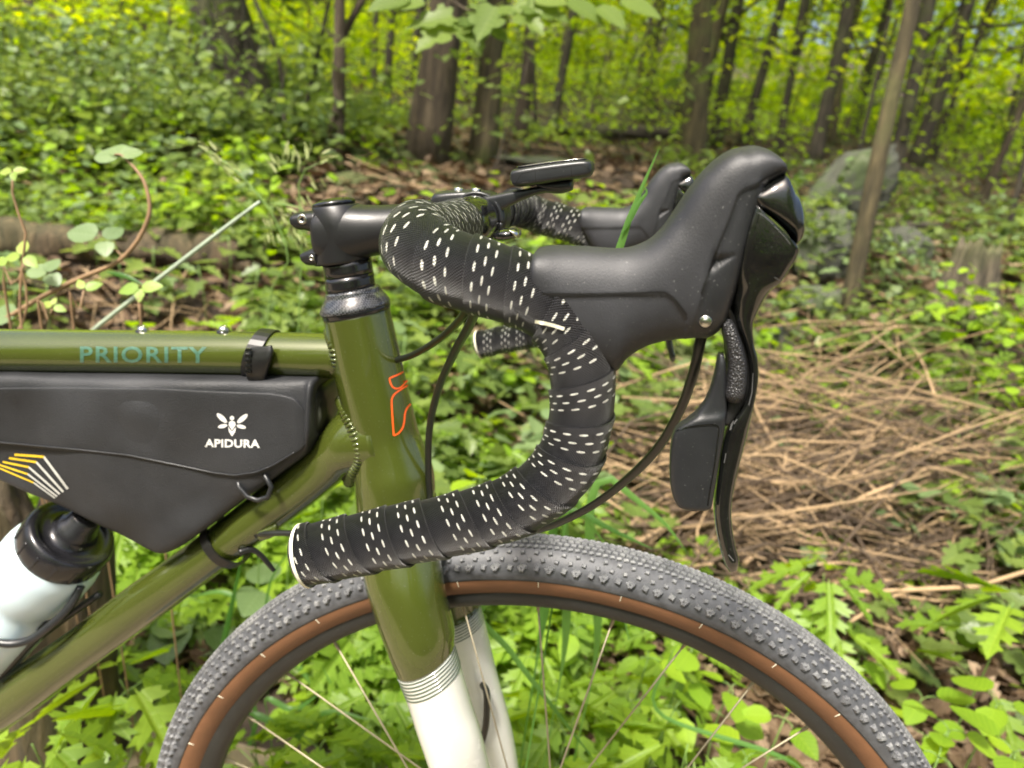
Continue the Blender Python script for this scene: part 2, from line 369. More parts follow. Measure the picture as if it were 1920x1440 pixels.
def frames(Pt, up=(0, 1, 0)):
    T = np.gradient(Pt, axis=0); T /= np.linalg.norm(T, axis=1)[:, None]
    u = np.array(up, float); u -= u.dot(T[0])*T[0]
    if np.linalg.norm(u) < 1e-3: u = np.array([1.0, 0, 0])-T[0][0]*T[0]
    u /= np.linalg.norm(u); U = [u]
    for i in range(1, len(Pt)):
        u = U[-1]-U[-1].dot(T[i])*T[i]; u /= np.linalg.norm(u); U.append(u)
    U = np.array(U); return T, U, np.cross(T, U)
def tube_data(pts, rad, m=40, n=16, spline=True):
    A = np.c_[np.asarray([tuple(p) for p in pts], float), np.full(len(pts), rad) if np.isscalar(rad) else np.asarray(rad, float)]
    q = even(A, m) if spline else A; m = len(q)
    T, U, Vv = frames(q[:, :3]); th = np.linspace(0, 2*np.pi, n, endpoint=False)
    V = (q[:, None, :3]+q[:, None, 3:4]*(np.cos(th)[None, :, None]*U[:, None]+np.sin(th)[None, :, None]*Vv[:, None])).reshape(-1, 3)
    fs = grid_faces(m, n); V = np.vstack([V, q[0, :3], q[-1, :3]]); a = m*n
    for j in range(n):
        fs.append((a, (j+1) % n, j)); fs.append((a+1, (m-1)*n+j, (m-1)*n+(j+1) % n))
    return V, fs
def tube(name, pts, rad, mat, parent=None, m=40, n=16, spline=True, smooth=True):
    V, fs = tube_data(pts, rad, m, n, spline); return mesh(name, V, fs, mat, parent, smooth)
def lathe(name, p0, axis, prof, mat, parent=None, n=48, smooth=True):
    """prof: (distance along axis, radius)"""
    ax = Vector(axis).normalized(); u = ax.orthogonal().normalized(); v = ax.cross(u); p0 = Vector(p0)
    V = []
    for d, r in prof:
        for j in range(n):
            a = 2*math.pi*j/n; V.append(p0+ax*d+(u*math.cos(a)+v*math.sin(a))*max(r, 1e-5))
    o = mesh(name, [tuple(x) for x in V], grid_faces(len(prof), n), mat, parent, smooth)
    return o
def boxm(name, c, ex, ey, ez, mat, parent=None, bev=0.0):
    """box from centre and three half-axis vectors"""
    c, ex, ey, ez = map(Vector, (c, ex, ey, ez)); V = [c+ex*a+ey*b+ez*d for a in (-1, 1) for b in (-1, 1) for d in (-1, 1)]
    o = mesh(name, [tuple(v) for v in V], [(0, 1, 3, 2), (4, 6, 7, 5), (0, 4, 5, 1), (2, 3, 7, 6), (0, 2, 6, 4), (1, 5, 7, 3)], mat, parent, smooth=bev > 0)
    if bev:
        md = o.modifiers.new('bevel', 'BEVEL'); md.width = bev; md.segments = 3
    return o
def bvh(o):
    me = o.data; return BVHTree.FromPolygons([v.co.copy() for v in me.vertices], [tuple(p.vertices) for p in me.polygons])
def onto(tree, px, py, off, fall):
    d = ray(px, py).normalized(); h = tree.ray_cast(CAM, d)
    if h[0] is None: return P(px, py, fall)
    return h[0]-d*off
def print_tris(name, tris, tree, mat, parent, off=0.0003, fall=0.0, maxe=5.0):
    """lays flat print (pixel-space triangles) on the surface where it is seen on the object"""
    out = []
    def split(a, b, c, dep=0):
        e = [math.dist(a, b), math.dist(b, c), math.dist(c, a)]; k = max(e)
        if k < maxe or dep > 9: out.append((a, b, c)); return
        if k == e[0]: mm = ((a[0]+b[0])/2, (a[1]+b[1])/2); split(a, mm, c, dep+1); split(mm, b, c, dep+1)
        elif k == e[1]: mm = ((b[0]+c[0])/2, (b[1]+c[1])/2); split(a, b, mm, dep+1); split(a, mm, c, dep+1)
        else: mm = ((a[0]+c[0])/2, (a[1]+c[1])/2); split(a, b, mm, dep+1); split(mm, b, c, dep+1)
    for t in tris: split(*t)
    idx = {}; V = []; fs = []
    for t in out:
        f = []
        for p in t:
            k = (round(p[0], 2), round(p[1], 2))
            if k not in idx: idx[k] = len(V); V.append(tuple(onto(tree, p[0], p[1], off, fall)))
            f.append(idx[k])
        if len(set(f)) == 3: fs.append(f)
    return mesh(name, V, fs, mat, parent, smooth=True)
def poly_tris(poly):
    v = [Vector((p[0], p[1], 0)) for p in poly]
    return [tuple((poly[i][0], poly[i][1]) for i in t) for t in geometry.tessellate_polygon([v])]
def line_tris(pts, w):
    out = []; pts = [tuple(p) for p in pts]; w = w/2
    nrm = []
    for i in range(len(pts)):
        a = pts[max(0, i-1)]; b = pts[min(len(pts)-1, i+1)]; dx, dy = b[0]-a[0], b[1]-a[1]; l = math.hypot(dx, dy) or 1
        nrm.append((-dy/l, dx/l))
    for i in range(len(pts)-1):
        a, b, na, nb = pts[i], pts[i+1], nrm[i], nrm[i+1]
        q = [(a[0]-na[0]*w, a[1]-na[1]*w), (a[0]+na[0]*w, a[1]+na[1]*w), (b[0]+nb[0]*w, b[1]+nb[1]*w), (b[0]-nb[0]*w, b[1]-nb[1]*w)]
        out += [(q[0], q[1], q[2]), (q[0], q[2], q[3])]
    return out
def text_tris(s, x0, y0, x1, y1, slant=0.0, spacing=1.0, bold=0.0, dy=0.0):
    """triangles of a word fitted to a pixel rectangle (y0 top, y1 bottom); dy tilts the base line"""
    cu = bpy.data.curves.new('t', 'FONT'); cu.body = s; cu.size = 1; cu.space_character = spacing; cu.offset = bold; cu.resolution_u = 3
    o = bpy.data.objects.new('t', cu); col.objects.link(o); dg = bpy.context.evaluated_depsgraph_get(); dg.update()
    me = bpy.data.meshes.new_from_object(o.evaluated_get(dg)); me.calc_loop_triangles()
    V = [(v.co.x, v.co.y) for v in me.vertices]; T = [tuple(t.vertices) for t in me.loop_triangles]
    bpy.data.objects.remove(o); bpy.data.meshes.remove(me); bpy.data.curves.remove(cu)
    xs = [v[0] for v in V]; ys = [v[1] for v in V]; ax, bx, ay, by = min(xs), max(xs), min(ys), max(ys)
    def mp(v):
        u = (v[0]-ax)/(bx-ax); w = (v[1]-ay)/(by-ay)
        return (x0+u*(x1-x0)+slant*w, y1+(y0-y1)*w+dy*u)
    return [tuple(mp(V[i]) for i in t) for t in T]
def mirror_tree(o, parent, top=True):
    """copy of a part of the near half of the bar set, mirrored in the bicycle's mid plane"""
    c = o.copy(); col.objects.link(c); c.parent = parent; c.matrix_parent_inverse = o.matrix_parent_inverse.copy()
    if top: c.scale = (1, -1, 1)
    for ch in list(o.children): mirror_tree(ch, c, False)
    return c
# ================================================================ BICYCLE
HS = -0.203           # lateral place of the near brake hood
HUB = None
# wheel centre fitted to the photographed rim line
_pts = [(825,1089),(701,1118.5),(610,1155),(519,1202),(438.5,1272),(384,1337),(344,1403),(980,1081),(1120,1099),(1280.6,1150.6),(1431,1223),(1557,1321),(1650,1419)]
_A = np.array([P(a, b, -0.019) for a, b in _pts])
_M = np.c_[2*_A[:, 0], 2*_A[:, 2], np.ones(len(_A))]; _s = np.linalg.lstsq(_M, _A[:, 0]**2+_A[:, 2]**2, rcond=None)[0]
HX, HZ = float(_s[0]), float(_s[1]); RT = math.sqrt(_s[2]+HX*HX+HZ*HZ)      # RT: radius of the tan/tread line
print('wheel', HX, HZ, RT)
GZ = HZ-RT-0.026      # ground level under the tyre
bike = empty('bicycle', (HX, 0, GZ), label='olive green gravel bicycle with white fork legs and black dotted bar tape', cat='bicycle')

# ---------------- frame
def cyl(name, secs, mat, parent=bike, m=60, n=56, post=None):
    """round tube drawn by its two outline edges: (lx,ly,rx,ry) at the mid plane y0, radius from their distance"""
    out = []
    for s in secs:
        y = s[4] if len(s) > 4 else 0.0
        hw = (P(s[0], s[1], y)-P(s[2], s[3], y)).length/2*(s[5] if len(s) > 5 else 1)
        out.append((s[0], s[1], s[2], s[3], y, hw, 2.0))
    return loft(name, out, mat, parent, m, n, post)
top_tube = cyl('top_tube', [(-900, 603, -900, 700), (-500, 610, -500, 700), (0, 617.5, 0, 699), (330, 620.5, 330, 702), (500, 623, 502, 705), (640, 626, 645, 709)], M['olive'])
head_tube = cyl('head_tube', [(610, 597, 728, 577), (619, 640, 738, 622), (632, 705, 755, 698), (648, 772, 772, 768), (659, 815, 783, 812), (665, 850, 797, 848), (667, 885, 810, 883), (669, 915, 814, 913), (671, 941, 814, 932)], M['olive'], m=90)
down_tube = cyl('down_tube', [(705, 752, 735, 880), (640, 770, 668, 885), (577, 838, 640, 903), (500, 905, 565, 962), (379, 1000, 457, 1040), (226, 1110, 300, 1158), (121, 1188, 180, 1245), (0, 1272, 60, 1335), (-200, 1420, -140, 1478), (-700, 1790, -640, 1850)], M['olive'])
crown = cyl('fork_crown', [(672, 945, 816, 936), (676, 985, 818, 975), (682, 1020, 822, 1010), (690, 1060, 826, 1050)], M['olive'], m=20)
lower_race = cyl('lower_race', [(674, 941, 812, 933), (675, 946, 812, 938)], M['dark'], m=4)
def fork_leg(y, L_, parent=bike):
    """olive upper with white lower: one leg, three painted zones"""
    up = [(a, b, c, d, yy, 1.0) for a, b, c, d, yy in L_['up']]
    o = cyl('fork_leg', up, M['olive'], parent, m=24, n=48)
    w = cyl('white_lower', [(a, b, c, d, yy, 1.0) for a, b, c, d, yy in L_['low']], M['white_paint'], o, m=40, n=48)
    k = 6
    a0, a1 = L_['ring']
    for i in range(k):
        f0 = (i+0.08)/k; f1 = f0+0.42/k
        s = []
        for f in (f0, f1):
            s.append(tuple(a0[j]+(a1[j]-a0[j])*f for j in range(4))+(a0[4],))
        dx = 0.8
        st = cyl('stripe', [(q[0]-dx, q[1], q[2]+dx, q[3], q[4]) for q in s], M['stripe'], o, m=3, n=48)
    return o
fork_leg(-0.05, dict(up=[(672, 1000, 818, 985, -0.030), (688, 1086, 825, 1060, -0.042), (708, 1151, 836, 1125, -0.048), (730, 1213, 850, 1180, -0.05), (748, 1257, 851, 1218, -0.05)],
     low=[(748, 1257.5, 851, 1218.5, -0.05), (763, 1297, 863, 1258, -0.05), (785, 1366, 884, 1330, -0.05), (810, 1440, 907, 1405, -0.051), (858, 1600, 945, 1570, -0.053), (905, 1760, 975, 1735, -0.055), (935, 1830, 990, 1815, -0.056)],
     ring=[(748, 1257.5, 851, 1218.5, -0.05), (763, 1296, 863, 1257, -0.05)]))
fork_leg(0.045, dict(up=[(700, 1010, 830, 995, 0.030), (790, 1080, 885, 1060, 0.04), (808, 1140, 895, 1122, 0.045), (812, 1162, 899, 1137, 0.045)],
     low=[(812, 1162.5, 899, 1137.5, 0.045), (822, 1200, 909, 1172, 0.045), (848, 1290, 930, 1262, 0.045), (880, 1400, 960, 1375, 0.045), (905, 1500, 978, 1480, 0.046), (940, 1640, 1003, 1625, 0.048), (965, 1745, 1015, 1735, 0.05)],
     ring=[(812, 1162.5, 899, 1137.5, 0.045), (820, 1194, 907, 1166, 0.045)]))
# weld beads: a rippled ring where the tubes meet
def weld(path, rad, nb, name='weld_bead', y0=None):
    V = []; fs = []
    A = catmull(np.array([[*P(px, py, y)] for px, py, y in path]), nb)
    T, U, Vv = frames(A)
    for i in range(nb):
        for a in range(6):
            for b in range(10):
                th = math.pi*a/5; ph = 2*math.pi*b/10
                loc = T[i]*math.cos(th)*rad*0.62+(U[i]*math.cos(ph)+Vv[i]*math.sin(ph))*math.sin(th)*rad*1.7
                V.append(A[i]+loc)
        o = i*60
        fs += [tuple(o+q for q in f) for f in grid_faces(6, 10)]
    return mesh(name, V, fs, M['olive'], bike)
weld([(618, 622, .004), (620, 632, -.008), (626, 650, -.0155), (630, 672, -.0165), (636, 692, -.012), (642, 712, 0)], 0.0029, 16)
weld([(640, 752, .004), (648, 772, -.012), (660, 800, -.02), (672, 835, -.023), (672, 865, -.021), (662, 885, -.015), (655, 903, .0)], 0.0032, 26)
# bolts along the top tube
for px in (267.5, 420):
    c = P(px, 617, 0)
    lathe('top_tube_bolt', c+Vector((0, 0, -0.004)), (0.03, 0, 1), [(0, .0042), (.0035, .0042), (.0052, .0036), (.0066, .002), (.0066, .0012), (.005, .0010), (.005, 0)], M['steel'], bike, 20)
    lathe('rubber_washer', c+Vector((0, 0, -0.004)), (0.03, 0, 1), [(0, .0054), (.0025, .0054), (.0032, .0040)], M['anod'], bike, 20)
# lettering on the top tube and emblem on the head tube
tt = bvh(top_tube)
print_tris('top_tube_lettering', text_tris('PRIORITY', 150, 649, 388, 680, spacing=1.12, bold=0.02, dy=1), tt, M['teal_ink'], top_tube)
ht = bvh(head_tube)
E1 = [(757, 697), (745, 703), (733, 708), (730.5, 711), (733, 720), (737, 726), (743, 728.5), (750, 727), (757, 721), (764, 713)]
E2 = [(765, 722), (752, 730), (741, 738), (736, 745), (734.5, 755), (736, 785), (738, 812), (739.5, 816), (748, 811.5), (755, 802), (758, 790), (759.5, 775), (763, 766), (770, 757)]
print_tris('head_tube_emblem', line_tris(catmull(E1, 40).tolist(), 3.2)+line_tris(catmull(E2, 60).tolist(), 3.2), ht, M['orange'], head_tube, maxe=4)

# ---------------- headset, spacers, stem
sa = (P(612, 600, 0)+P(731, 580, 0))/2; sb = (P(671, 941, 0)+P(814, 932, 0))/2
SAX = (sa-sb).normalized()      # steerer axis, pointing up
cyl('headset_cover', [(604.5, 589, 729, 568, 0), (604, 584, 728, 563, 0), (607, 573, 721, 553), (612, 562, 713, 545), (613, 552, 710, 538), (615, 549, 706, 535)], M['carbon'], m=30)
cyl('headset_seal', [(609, 598, 729, 577.5), (608, 594, 729.5, 573), (606, 589, 728.5, 568)], M['anod'], m=6)
cyl('spacer', [(614, 550, 702, 537), (611.5, 522, 698.5, 511)], M['anod'], m=4)
cyl('spacer', [(611, 521.2, 698, 510.2), (607.5, 493, 694, 484)], M['anod'], m=4)
stem = loft('stem', [(596, 398, 604, 480, 0, .0175, 3.0), (603, 391, 612, 490, 0, .0195, 2.6), (625, 386, 632, 497, 0, .0205, 2.6), (660, 383, 668, 490, 0, .0205, 2.4), (690, 384, 695, 482, 0, .0195, 2.2),
             (720, 384, 725, 476, 0, .0185, 2.1), (780, 381, 785, 468, 0, .018, 2.1), (840, 377, 842, 458, 0, .018, 2.1), (870, 372, 870, 454, 0, .019, 2.2), (888, 378, 888, 450, 0, .019, 2.4)], M['stem'], bike, m=90, n=64)
cyl('stem_clamp', [(594, 497, 690, 486, 0, 1.02), (592, 470, 690, 465, 0, 1.02), (590, 420, 690, 415, 0, 1.02), (588, 393, 672, 384, 0, 1.02), (590, 389, 668, 381, 0, .98)], M['stem'], stem, m=16)
loft('clamp_ear', [(556, 403, 560, 424, -.001, .0135, 3), (562, 398, 568, 430, -.001, .014, 3), (580, 395, 584, 432, -.001, .0145, 3), (602, 392, 606, 440, -.001, .0155, 3)], M['stem'], stem, m=24, n=40)
loft('clamp_ear', [(574, 472, 578, 490, -.001, .0125, 3), (580, 468, 585, 496, -.001, .013, 3), (592, 463, 597, 497, -.001, .0145, 3), (604, 458, 608, 498, -.001, .0155, 3)], M['stem'], stem, m=24, n=40)
for (px, py, r) in ((567.5, 411, 9.5), (585.5, 483.5, 5.5)):
    c = P(px, py, -0.0148); rr = pxm(c, r)
    lathe('clamp_bolt', c, (0, -1, 0), [(0, rr), (.0012, rr), (.0016, rr*.85), (.0016, rr*.45), (-.0015, rr*.42), (-.0015, 0)], M['steel'], stem, 24)
sb_ = bvh(stem)
cc = P(626, 383, 0); cr = pxm(cc, 41)
lathe('top_cap', cc-SAX*.002, SAX, [(0, cr*.8), (.0008, cr*.98), (.003, cr), (.0042, cr*.93), (.0058, cr*.6), (.0064, cr*.25), (.0055, .001)], M['anod'], bike, 48)
print_tris('stem_mark', line_tris([(596, 402.5), (608, 401)], 5), bvh(stem), M['grey_ink'], stem)

# ---------------- handlebar and tape
def lat(px, py, y):      # a point on the straight lateral part through the clamp
    b = P(903, 408, 0); return Vector((b.x, y, b.z))
b0 = lat(0, 0, 0)
bar_pts = [lat(0, 0, 0.0), lat(0, 0, -0.04), lat(0, 0, -0.08), lat(0, 0, -0.12), lat(0, 0, -0.15), P(783, 441, -.176), P(784, 462, -.193), P(822, 492, -.2025), P(872, 510, -.2055), P(930, 528, -.206), P(1000, 556, -.2065),
           P(1052, 598, -.207), P(1084, 660, -.2075), P(1092, 735, -.208), P(1088, 790, -.209), P(1071, 850, -.2105), P(1030, 905, -.213), P(962, 950, -.216), P(880, 976, -.219), P(800, 994, -.222), P(720, 1010, -.224), P(640, 1027, -.226), P(574, 1041, -.2275)]
bar_rad = [.0142, .0142, .0142, .0142, .0150, .0162, .0168, .0170, .0170, .0168, .0160, .0153, .0148, .0146, .0146, .0150, .0150, .0148, .0146, .0145, .0146, .0146, .0146]
bar_rad = [r*1.0 for r in bar_rad]
handlebar = tube('handlebar', bar_pts, [r-.0035 for r in bar_rad], M['anod'], bike, m=120, n=24)
lathe('clamp_bulge', lat(0, 0, .0), (0, -1, 0), [(0, .0159), (.035, .0159), (.05, .0150), (.062, .013), (.065, .011)], M['anod'], handlebar, 40)
def tape_mesh(pts, rad, s0, s1, pitch):
    """helical strip: every turn overlaps the one before it"""
    A = np.c_[np.array([tuple(p) for p in pts]), rad]; q = even(A, 900)
    sl = np.r_[0, np.cumsum(np.linalg.norm(np.diff(q[:, :3], axis=0), axis=1))]
    T, U, Vv = frames(q[:, :3], (0, 0, 1))
    na, nw = 44, 9
    turns = (s1-s0)/pitch; steps = int(turns*na)
    V = []; uv = []
    for i in range(steps+1):
        th = 2*math.pi*i/na; base = s0+pitch*i/na
        wob = 0.0010*math.sin(i/na*2.3+1.0)+0.0006*math.sin(i/na*5.1)
        for k in range(nw):
            w = k/(nw-1)
            s = min(max(base+wob+pitch*(w*1.12), s0), s1)
            lift = 0.0012*(1-w)**1.2*(1 if w > 0.001 else 0.55)+(0.00025*math.sin(th*3+i*0.05))
            if k == 0: lift = 0.0004
            if k == 1: lift = 0.00125; s -= pitch*0.115
            j = np.interp(s, sl, np.arange(len(sl))); j0 = int(min(j, len(sl)-2)); f = j-j0
            lerp = lambda X: X[j0]*(1-f)+X[j0+1]*f
            c = lerp(q); t_u = lerp(U); t_v = lerp(Vv); r = c[3]-0.0006+lift
            V.append(c[:3]+r*(math.cos(th)*t_u+math.sin(th)*t_v))
            uv.append(((s-base-wob)*1000, th*0.0146*1000))
    return np.array(V), grid_faces(steps+1, nw, closed=False), np.array(uv)
_q = even(np.c_[np.array([tuple(p) for p in bar_pts]), bar_rad], 600); _len = np.linalg.norm(np.diff(_q[:, :3], axis=0), axis=1).sum()
V, fs, uv = tape_mesh(bar_pts, bar_rad, 0.060, _len, .0182)
tape = mesh('bar_tape', V, fs, M['tape'], handlebar, True, uv)
core = tube('tape_backing', [Vector(p[:3]) for p in _q[int(600*.065/_len):]], [p[3]-.0011 for p in _q[int(600*.065/_len):]], M['dark'], handlebar, m=200, n=32)
# end plug with a cream foam edge
e1 = Vector(_q[-1][:3]); ed = Vector(_q[-1][:3]-_q[-12][:3]).normalized()
lathe('foam_edge', e1-ed*.0006, ed, [(0, .0152), (.0012, .0153), (.0020, .0146), (.0022, .0125)], M['cream'], handlebar, 40)
lathe('bar_plug', e1-ed*.0006, ed, [(.0018, .0126), (.0040, .0120), (.0052, .009), (.0056, 0)], M['satin'], handlebar, 32)
tb = bvh(core)
def strip3(name, pts, w, tree, mat, parent, off):
    return print_tris(name, line_tris(pts, w), tree, mat, parent, off=off, fall=-.22, maxe=6)
strip3('foam_strip', [(1003, 603), (1020, 606), (1040, 611), (1058, 617)], 6.5, bvh(tape), M['cream'], handlebar, .0008)

# ---------------- brake hood, bracket and levers (near side, then mirrored)
hood_secs = [(1003, 500, 1001, 530, HS, .010, 3.0), (1002, 478, 1002, 545, HS, .0150, 3.0), (1010, 466, 1010, 566, HS, .0172, 2.7), (1030, 461, 1026, 596, HS, .0178, 2.5), (1060, 460, 1056, 645, HS, .018, 2.4), (1100, 462, 1098, 683, HS, .018, 2.4), (1145, 465, 1142, 696, HS, .0176, 2.4),
    (1168, 465, 1158, 692, HS, .0174, 2.4), (1192, 460, 1178, 668, HS, .0172, 2.4), (1216, 449, 1210, 648, HS, .0172, 2.5), (1238, 430, 1246, 637, HS, .0172, 2.6), (1256, 406, 1290, 632, HS, .0172, 2.7), (1271, 384, 1328, 630, HS, .0172, 2.8), (1284, 364, 1354, 606, HS, .0171, 3.0),
    (1299, 344, 1370, 562, HS, .0170, 3.2), (1316, 323, 1384, 515, HS, .0169, 3.3), (1335, 304, 1398, 466, HS, .0168, 3.2), (1353, 290, 1410, 422, HS, .0167, 3.0), (1372, 280, 1424, 392, HS, .0163, 2.8), (1392, 275, 1430, 364, HS, .0160, 2.2), (1412, 273, 1447, 347, HS, .0155, 2.2), (1434, 279, 1460, 336, HS, .0150, 2.2), (1453, 293, 1467, 328, HS, .0140, 2.2), (1463, 308, 1467, 322, HS, .010, 2.2)]
seamA = [(1466, 322), (1436, 334), (1418, 345), (1396, 354), (1384, 366), (1377, 384), (1366, 412), (1347, 460), (1330, 508), (1315, 550), (1286, 642)]
seamB = [(1000, 551), (1060, 551), (1120, 551), (1200, 549), (1238, 548), (1252, 551), (1264, 560), (1277, 576), (1288, 591)]
notch = [(1318, 528), (1333, 484), (1345, 478), (1381, 474), (1381, 482), (1345, 507)]
def seg_dist(px, pl):
    a = np.array(pl[:-1], float)[None]; b = np.array(pl[1:], float)[None]; p = px[:, None]
    t = np.clip(((p-a)*(b-a)).sum(2)/((b-a)**2).sum(2), 0, 1); return np.linalg.norm(p-(a+t[..., None]*(b-a)), axis=2).min(1)
def proj_np(V, ymid=None):
    V = V.copy()
    if ymid is not None: V[:, 1] = ymid
    d = V-np.array(CAM); k = F/(d@np.array(cam_fwd)); return np.stack([960+(d@np.array(cam_right))*k, 720-(d@np.array(cam_up))*k], 1)
def inside(px, poly):
    r = np.zeros(len(px), bool); n = len(poly)
    for i in range(n):
        (x0, y0), (x1, y1) = poly[i], poly[(i+1) % n]
        c = ((y0 > px[:, 1]) != (y1 > px[:, 1])); x = (x1-x0)*(px[:, 1]-y0)/((y1-y0) or 1e-9)+x0; r ^= c & (px[:, 0] < x)
    return r
Vh, mh, nh = loft_data(hood_secs, 300, 176)
px_s = proj_np(Vh)        # where the near flank is seen
hoodctr = HS
def press(V, amt, w):     # push flank vertices inwards, near and far flank alike
    o = V[:, 1]-hoodctr; V[:, 1] = hoodctr+o-np.sign(o)*amt*w*np.minimum(1, np.abs(o)/.004)
    return V
# grooves are cut where the near flank shows them; the far flank takes the same pattern by symmetry of the section
half = np.arange(len(Vh)) % nh
near_of = lambda j: j
idx = np.arange(len(Vh)); col_j = idx % nh; row_i = idx // nh
mirror_j = (nh//2-col_j) % nh         # section angle th -> pi - th swaps near and far flank
partner = row_i*nh+mirror_j
near = np.cos(2*np.pi*col_j/nh) > 0
pp = np.where(near[:, None], px_s, px_s[partner])
dA = seg_dist(pp, catmull(seamA, 60)); dB = seg_dist(pp, catmull(seamB, 60))
poly_front = catmull(seamA, 60).tolist()+[(1330, 700), (1600, 700), (1600, 300)]
front = inside(pp, poly_front)
Vh = press(Vh, .0006, front*np.clip(dA/8, 0, 1))
low = inside(pp, seamB+[(1280, 660), (1290, 720), (980, 720), (985, 551)]); Vh = press(Vh, .0009, low*np.clip(dB/10, 0, 1))
nin = inside(pp, notch); dn = seg_dist(pp, notch+[notch[0]])
Vh = press(Vh, .0030, nin*np.clip(dn/13, 0, 1)**1.5)
# fine grip ribs on top of the hood
fs = grid_faces(mh, nh)
c0, c1 = Vh[:nh].mean(0), Vh[-nh:].mean(0); Vh = np.vstack([Vh, c0, c1]); a, b_ = mh*nh, mh*nh+1
for j in range(nh):
    fs.append((a, (j+1) % nh, j)); fs.append((b_, (mh-1)*nh+j, (mh-1)*nh+(j+1) % nh))
fr = np.append(front, [False, False])
def submesh(name, keep, mat, parent):
    F_ = [f for f in fs if keep(f)]; used = sorted({i for f in F_ for i in f}); mp = {u: i for i, u in enumerate(used)}
    return mesh(name, Vh[used], [tuple(mp[i] for i in f) for f in F_], mat, parent)
bracket = submesh('brake_bracket', lambda f: all(fr[i] for i in f), M['body'], bike)
hood = submesh('hood_cover', lambda f: not all(fr[i] for i in f), M['rubber'], bracket)
bb = bvh(bracket); hb = BVHTree.FromPolygons([Vector(v) for v in Vh], fs)
print_tris('hood_seam', line_tris(catmull(seamB, 50).tolist(), 3.0), hb, M['dark'], bracket, off=.0004, fall=HS-.017, maxe=4)
print_tris('hood_seam', line_tris(catmull(seamA[:-1], 60).tolist(), 3.6), hb, M['dark'], bracket, off=.0004, fall=HS-.016, maxe=4)
# front cap
cap = loft('front_cap', [(1402, 366, 1403, 376, HS, .0140, 3.5), (1408, 357, 1422, 393, HS, .0158, 3.4), (1424, 342, 1446, 413, HS, .0163, 3.2), (1442, 328, 1464, 430, HS, .0163, 3.0), (1463, 318, 1477, 445, HS, .0158, 2.8), (1479, 338, 1487, 459, HS, .0142, 2.6), (1493, 364, 1498, 449, HS, .0118, 2.4), (1504, 398, 1505, 422, HS, .006, 2.2)], M['gloss'], bracket, m=70, n=64)
# lever blade
LV = [(1401, 377, 1487, 462, .0163), (1396, 392, 1487, 467, .0165), (1386, 425, 1481, 483, .0165), (1379, 458, 1471, 499, .0160), (1374, 496, 1456, 523, .0148), (1370, 532, 1440, 543, .0132), (1369, 565, 1422, 573, .0112), (1375, 600, 1410, 602, .0096), (1389, 632, 1411, 637, .0085), (1399, 667, 1418, 667, .0080), (1402, 705, 1419, 705, .0080), (1394, 745, 1412, 750, .0080),
      (1372, 778, 1405, 786, .0078), (1359, 803, 1401, 806, .0074), (1350, 840, 1392, 842, .0070), (1342, 896, 1378, 898, .0066), (1338, 945, 1371, 945, .0064), (1341, 986, 1372, 982, .0064), (1349, 1024, 1379, 1022, .0062), (1357, 1052, 1385, 1045, .0056), (1365, 1068, 1383, 1062, .0035)]
lever = loft('brake_lever', [(a, b, c, d, HS, w, 5.5 if b < 520 else 2.8) for a, b, c, d, w in LV], M['gloss'], bracket, m=170, n=48)
loft('lever_gap', [(1351, 572, 1366, 572, HS-.001, .0095, 3), (1352, 600, 1380, 600, HS, .007, 3), (1358, 650, 1398, 650, HS, .006, 3), (1362, 700, 1404, 700, HS, .006, 3), (1358, 745, 1398, 745, HS, .006, 3), (1352, 790, 1368, 790, HS, .006, 3)], M['dark'], bracket, m=40, n=24)
loft('lever_pad', [(1355, 597, 1370, 597, HS-.006, .003, 2.6), (1352, 606, 1376, 606, HS-.006, .0045, 2.8), (1353, 622, 1383, 622, HS-.006, .005, 2.8), (1359, 645, 1391, 645, HS-.006, .005, 2.8), (1364, 680, 1399, 680, HS-.006, .005, 2.8), (1361, 715, 1399, 715, HS-.006, .005, 2.8), (1358, 738, 1395, 738, HS-.006, .005, 2.8), (1364, 751, 1388, 752, HS-.006, .0035, 2.6)], M['pebble'], bracket, m=60, n=40)
paddle = loft('shift_paddle', [(1347, 662, 1357, 664, HS-.004, .003, 3), (1343, 680, 1360, 680, HS-.004, .0042, 3), (1337, 710, 1361, 710, HS-.004, .0045, 3), (1324, 745, 1362, 745, HS-.004, .0045, 3), (1306, 770, 1362, 764, HS-.004, .0048, 3.2), (1288, 786, 1360, 779, HS-.005, .0050, 3.6), (1272, 797, 1359, 792, HS-.005, .0050, 4), (1262, 812, 1357, 810, HS-.005, .0050, 4), (1256, 850, 1350, 850, HS-.005, .0050, 4),
    (1256, 900, 1342, 900, HS-.005, .0048, 4), (1261, 928, 1337, 928, HS-.005, .0046, 4), (1269, 944, 1334, 946, HS-.005, .0044, 4), (1280, 952, 1331, 952, HS-.005, .0035, 3)], M['satin'], bracket, m=90, n=64)
pb = bvh(paddle)
print_tris('paddle_ridge', line_tris(catmull([(1267, 808), (1290, 801), (1330, 796), (1344, 798), (1348, 806), (1345, 830), (1340, 870), (1332, 915), (1327, 948)], 40).tolist(), 2.2), pb, M['gloss'], paddle, off=.0004, fall=HS-.01)
c = P(1322.5, 602, HS-.0178); rr = pxm(c, 11.5)
pb_h = onto(bb, 1322.5, 602, 0.0, HS-.0165)
lathe('pivot_ring', pb_h+Vector((0, .001, 0)), (0, -1, 0), [(0, rr*1.22), (.0013, rr*1.2), (.0013, rr*1.02), (.0009, rr*1.0)], M['dark'], bracket, 32)
lathe('pivot_pin', pb_h+Vector((0, .001, 0)), (0, -1, 0), [(0, rr), (.0018, rr), (.0021, rr*.9), (.0019, rr*.55), (.0021, rr*.5), (.0019, 0)], M['steel'], bracket, 32)
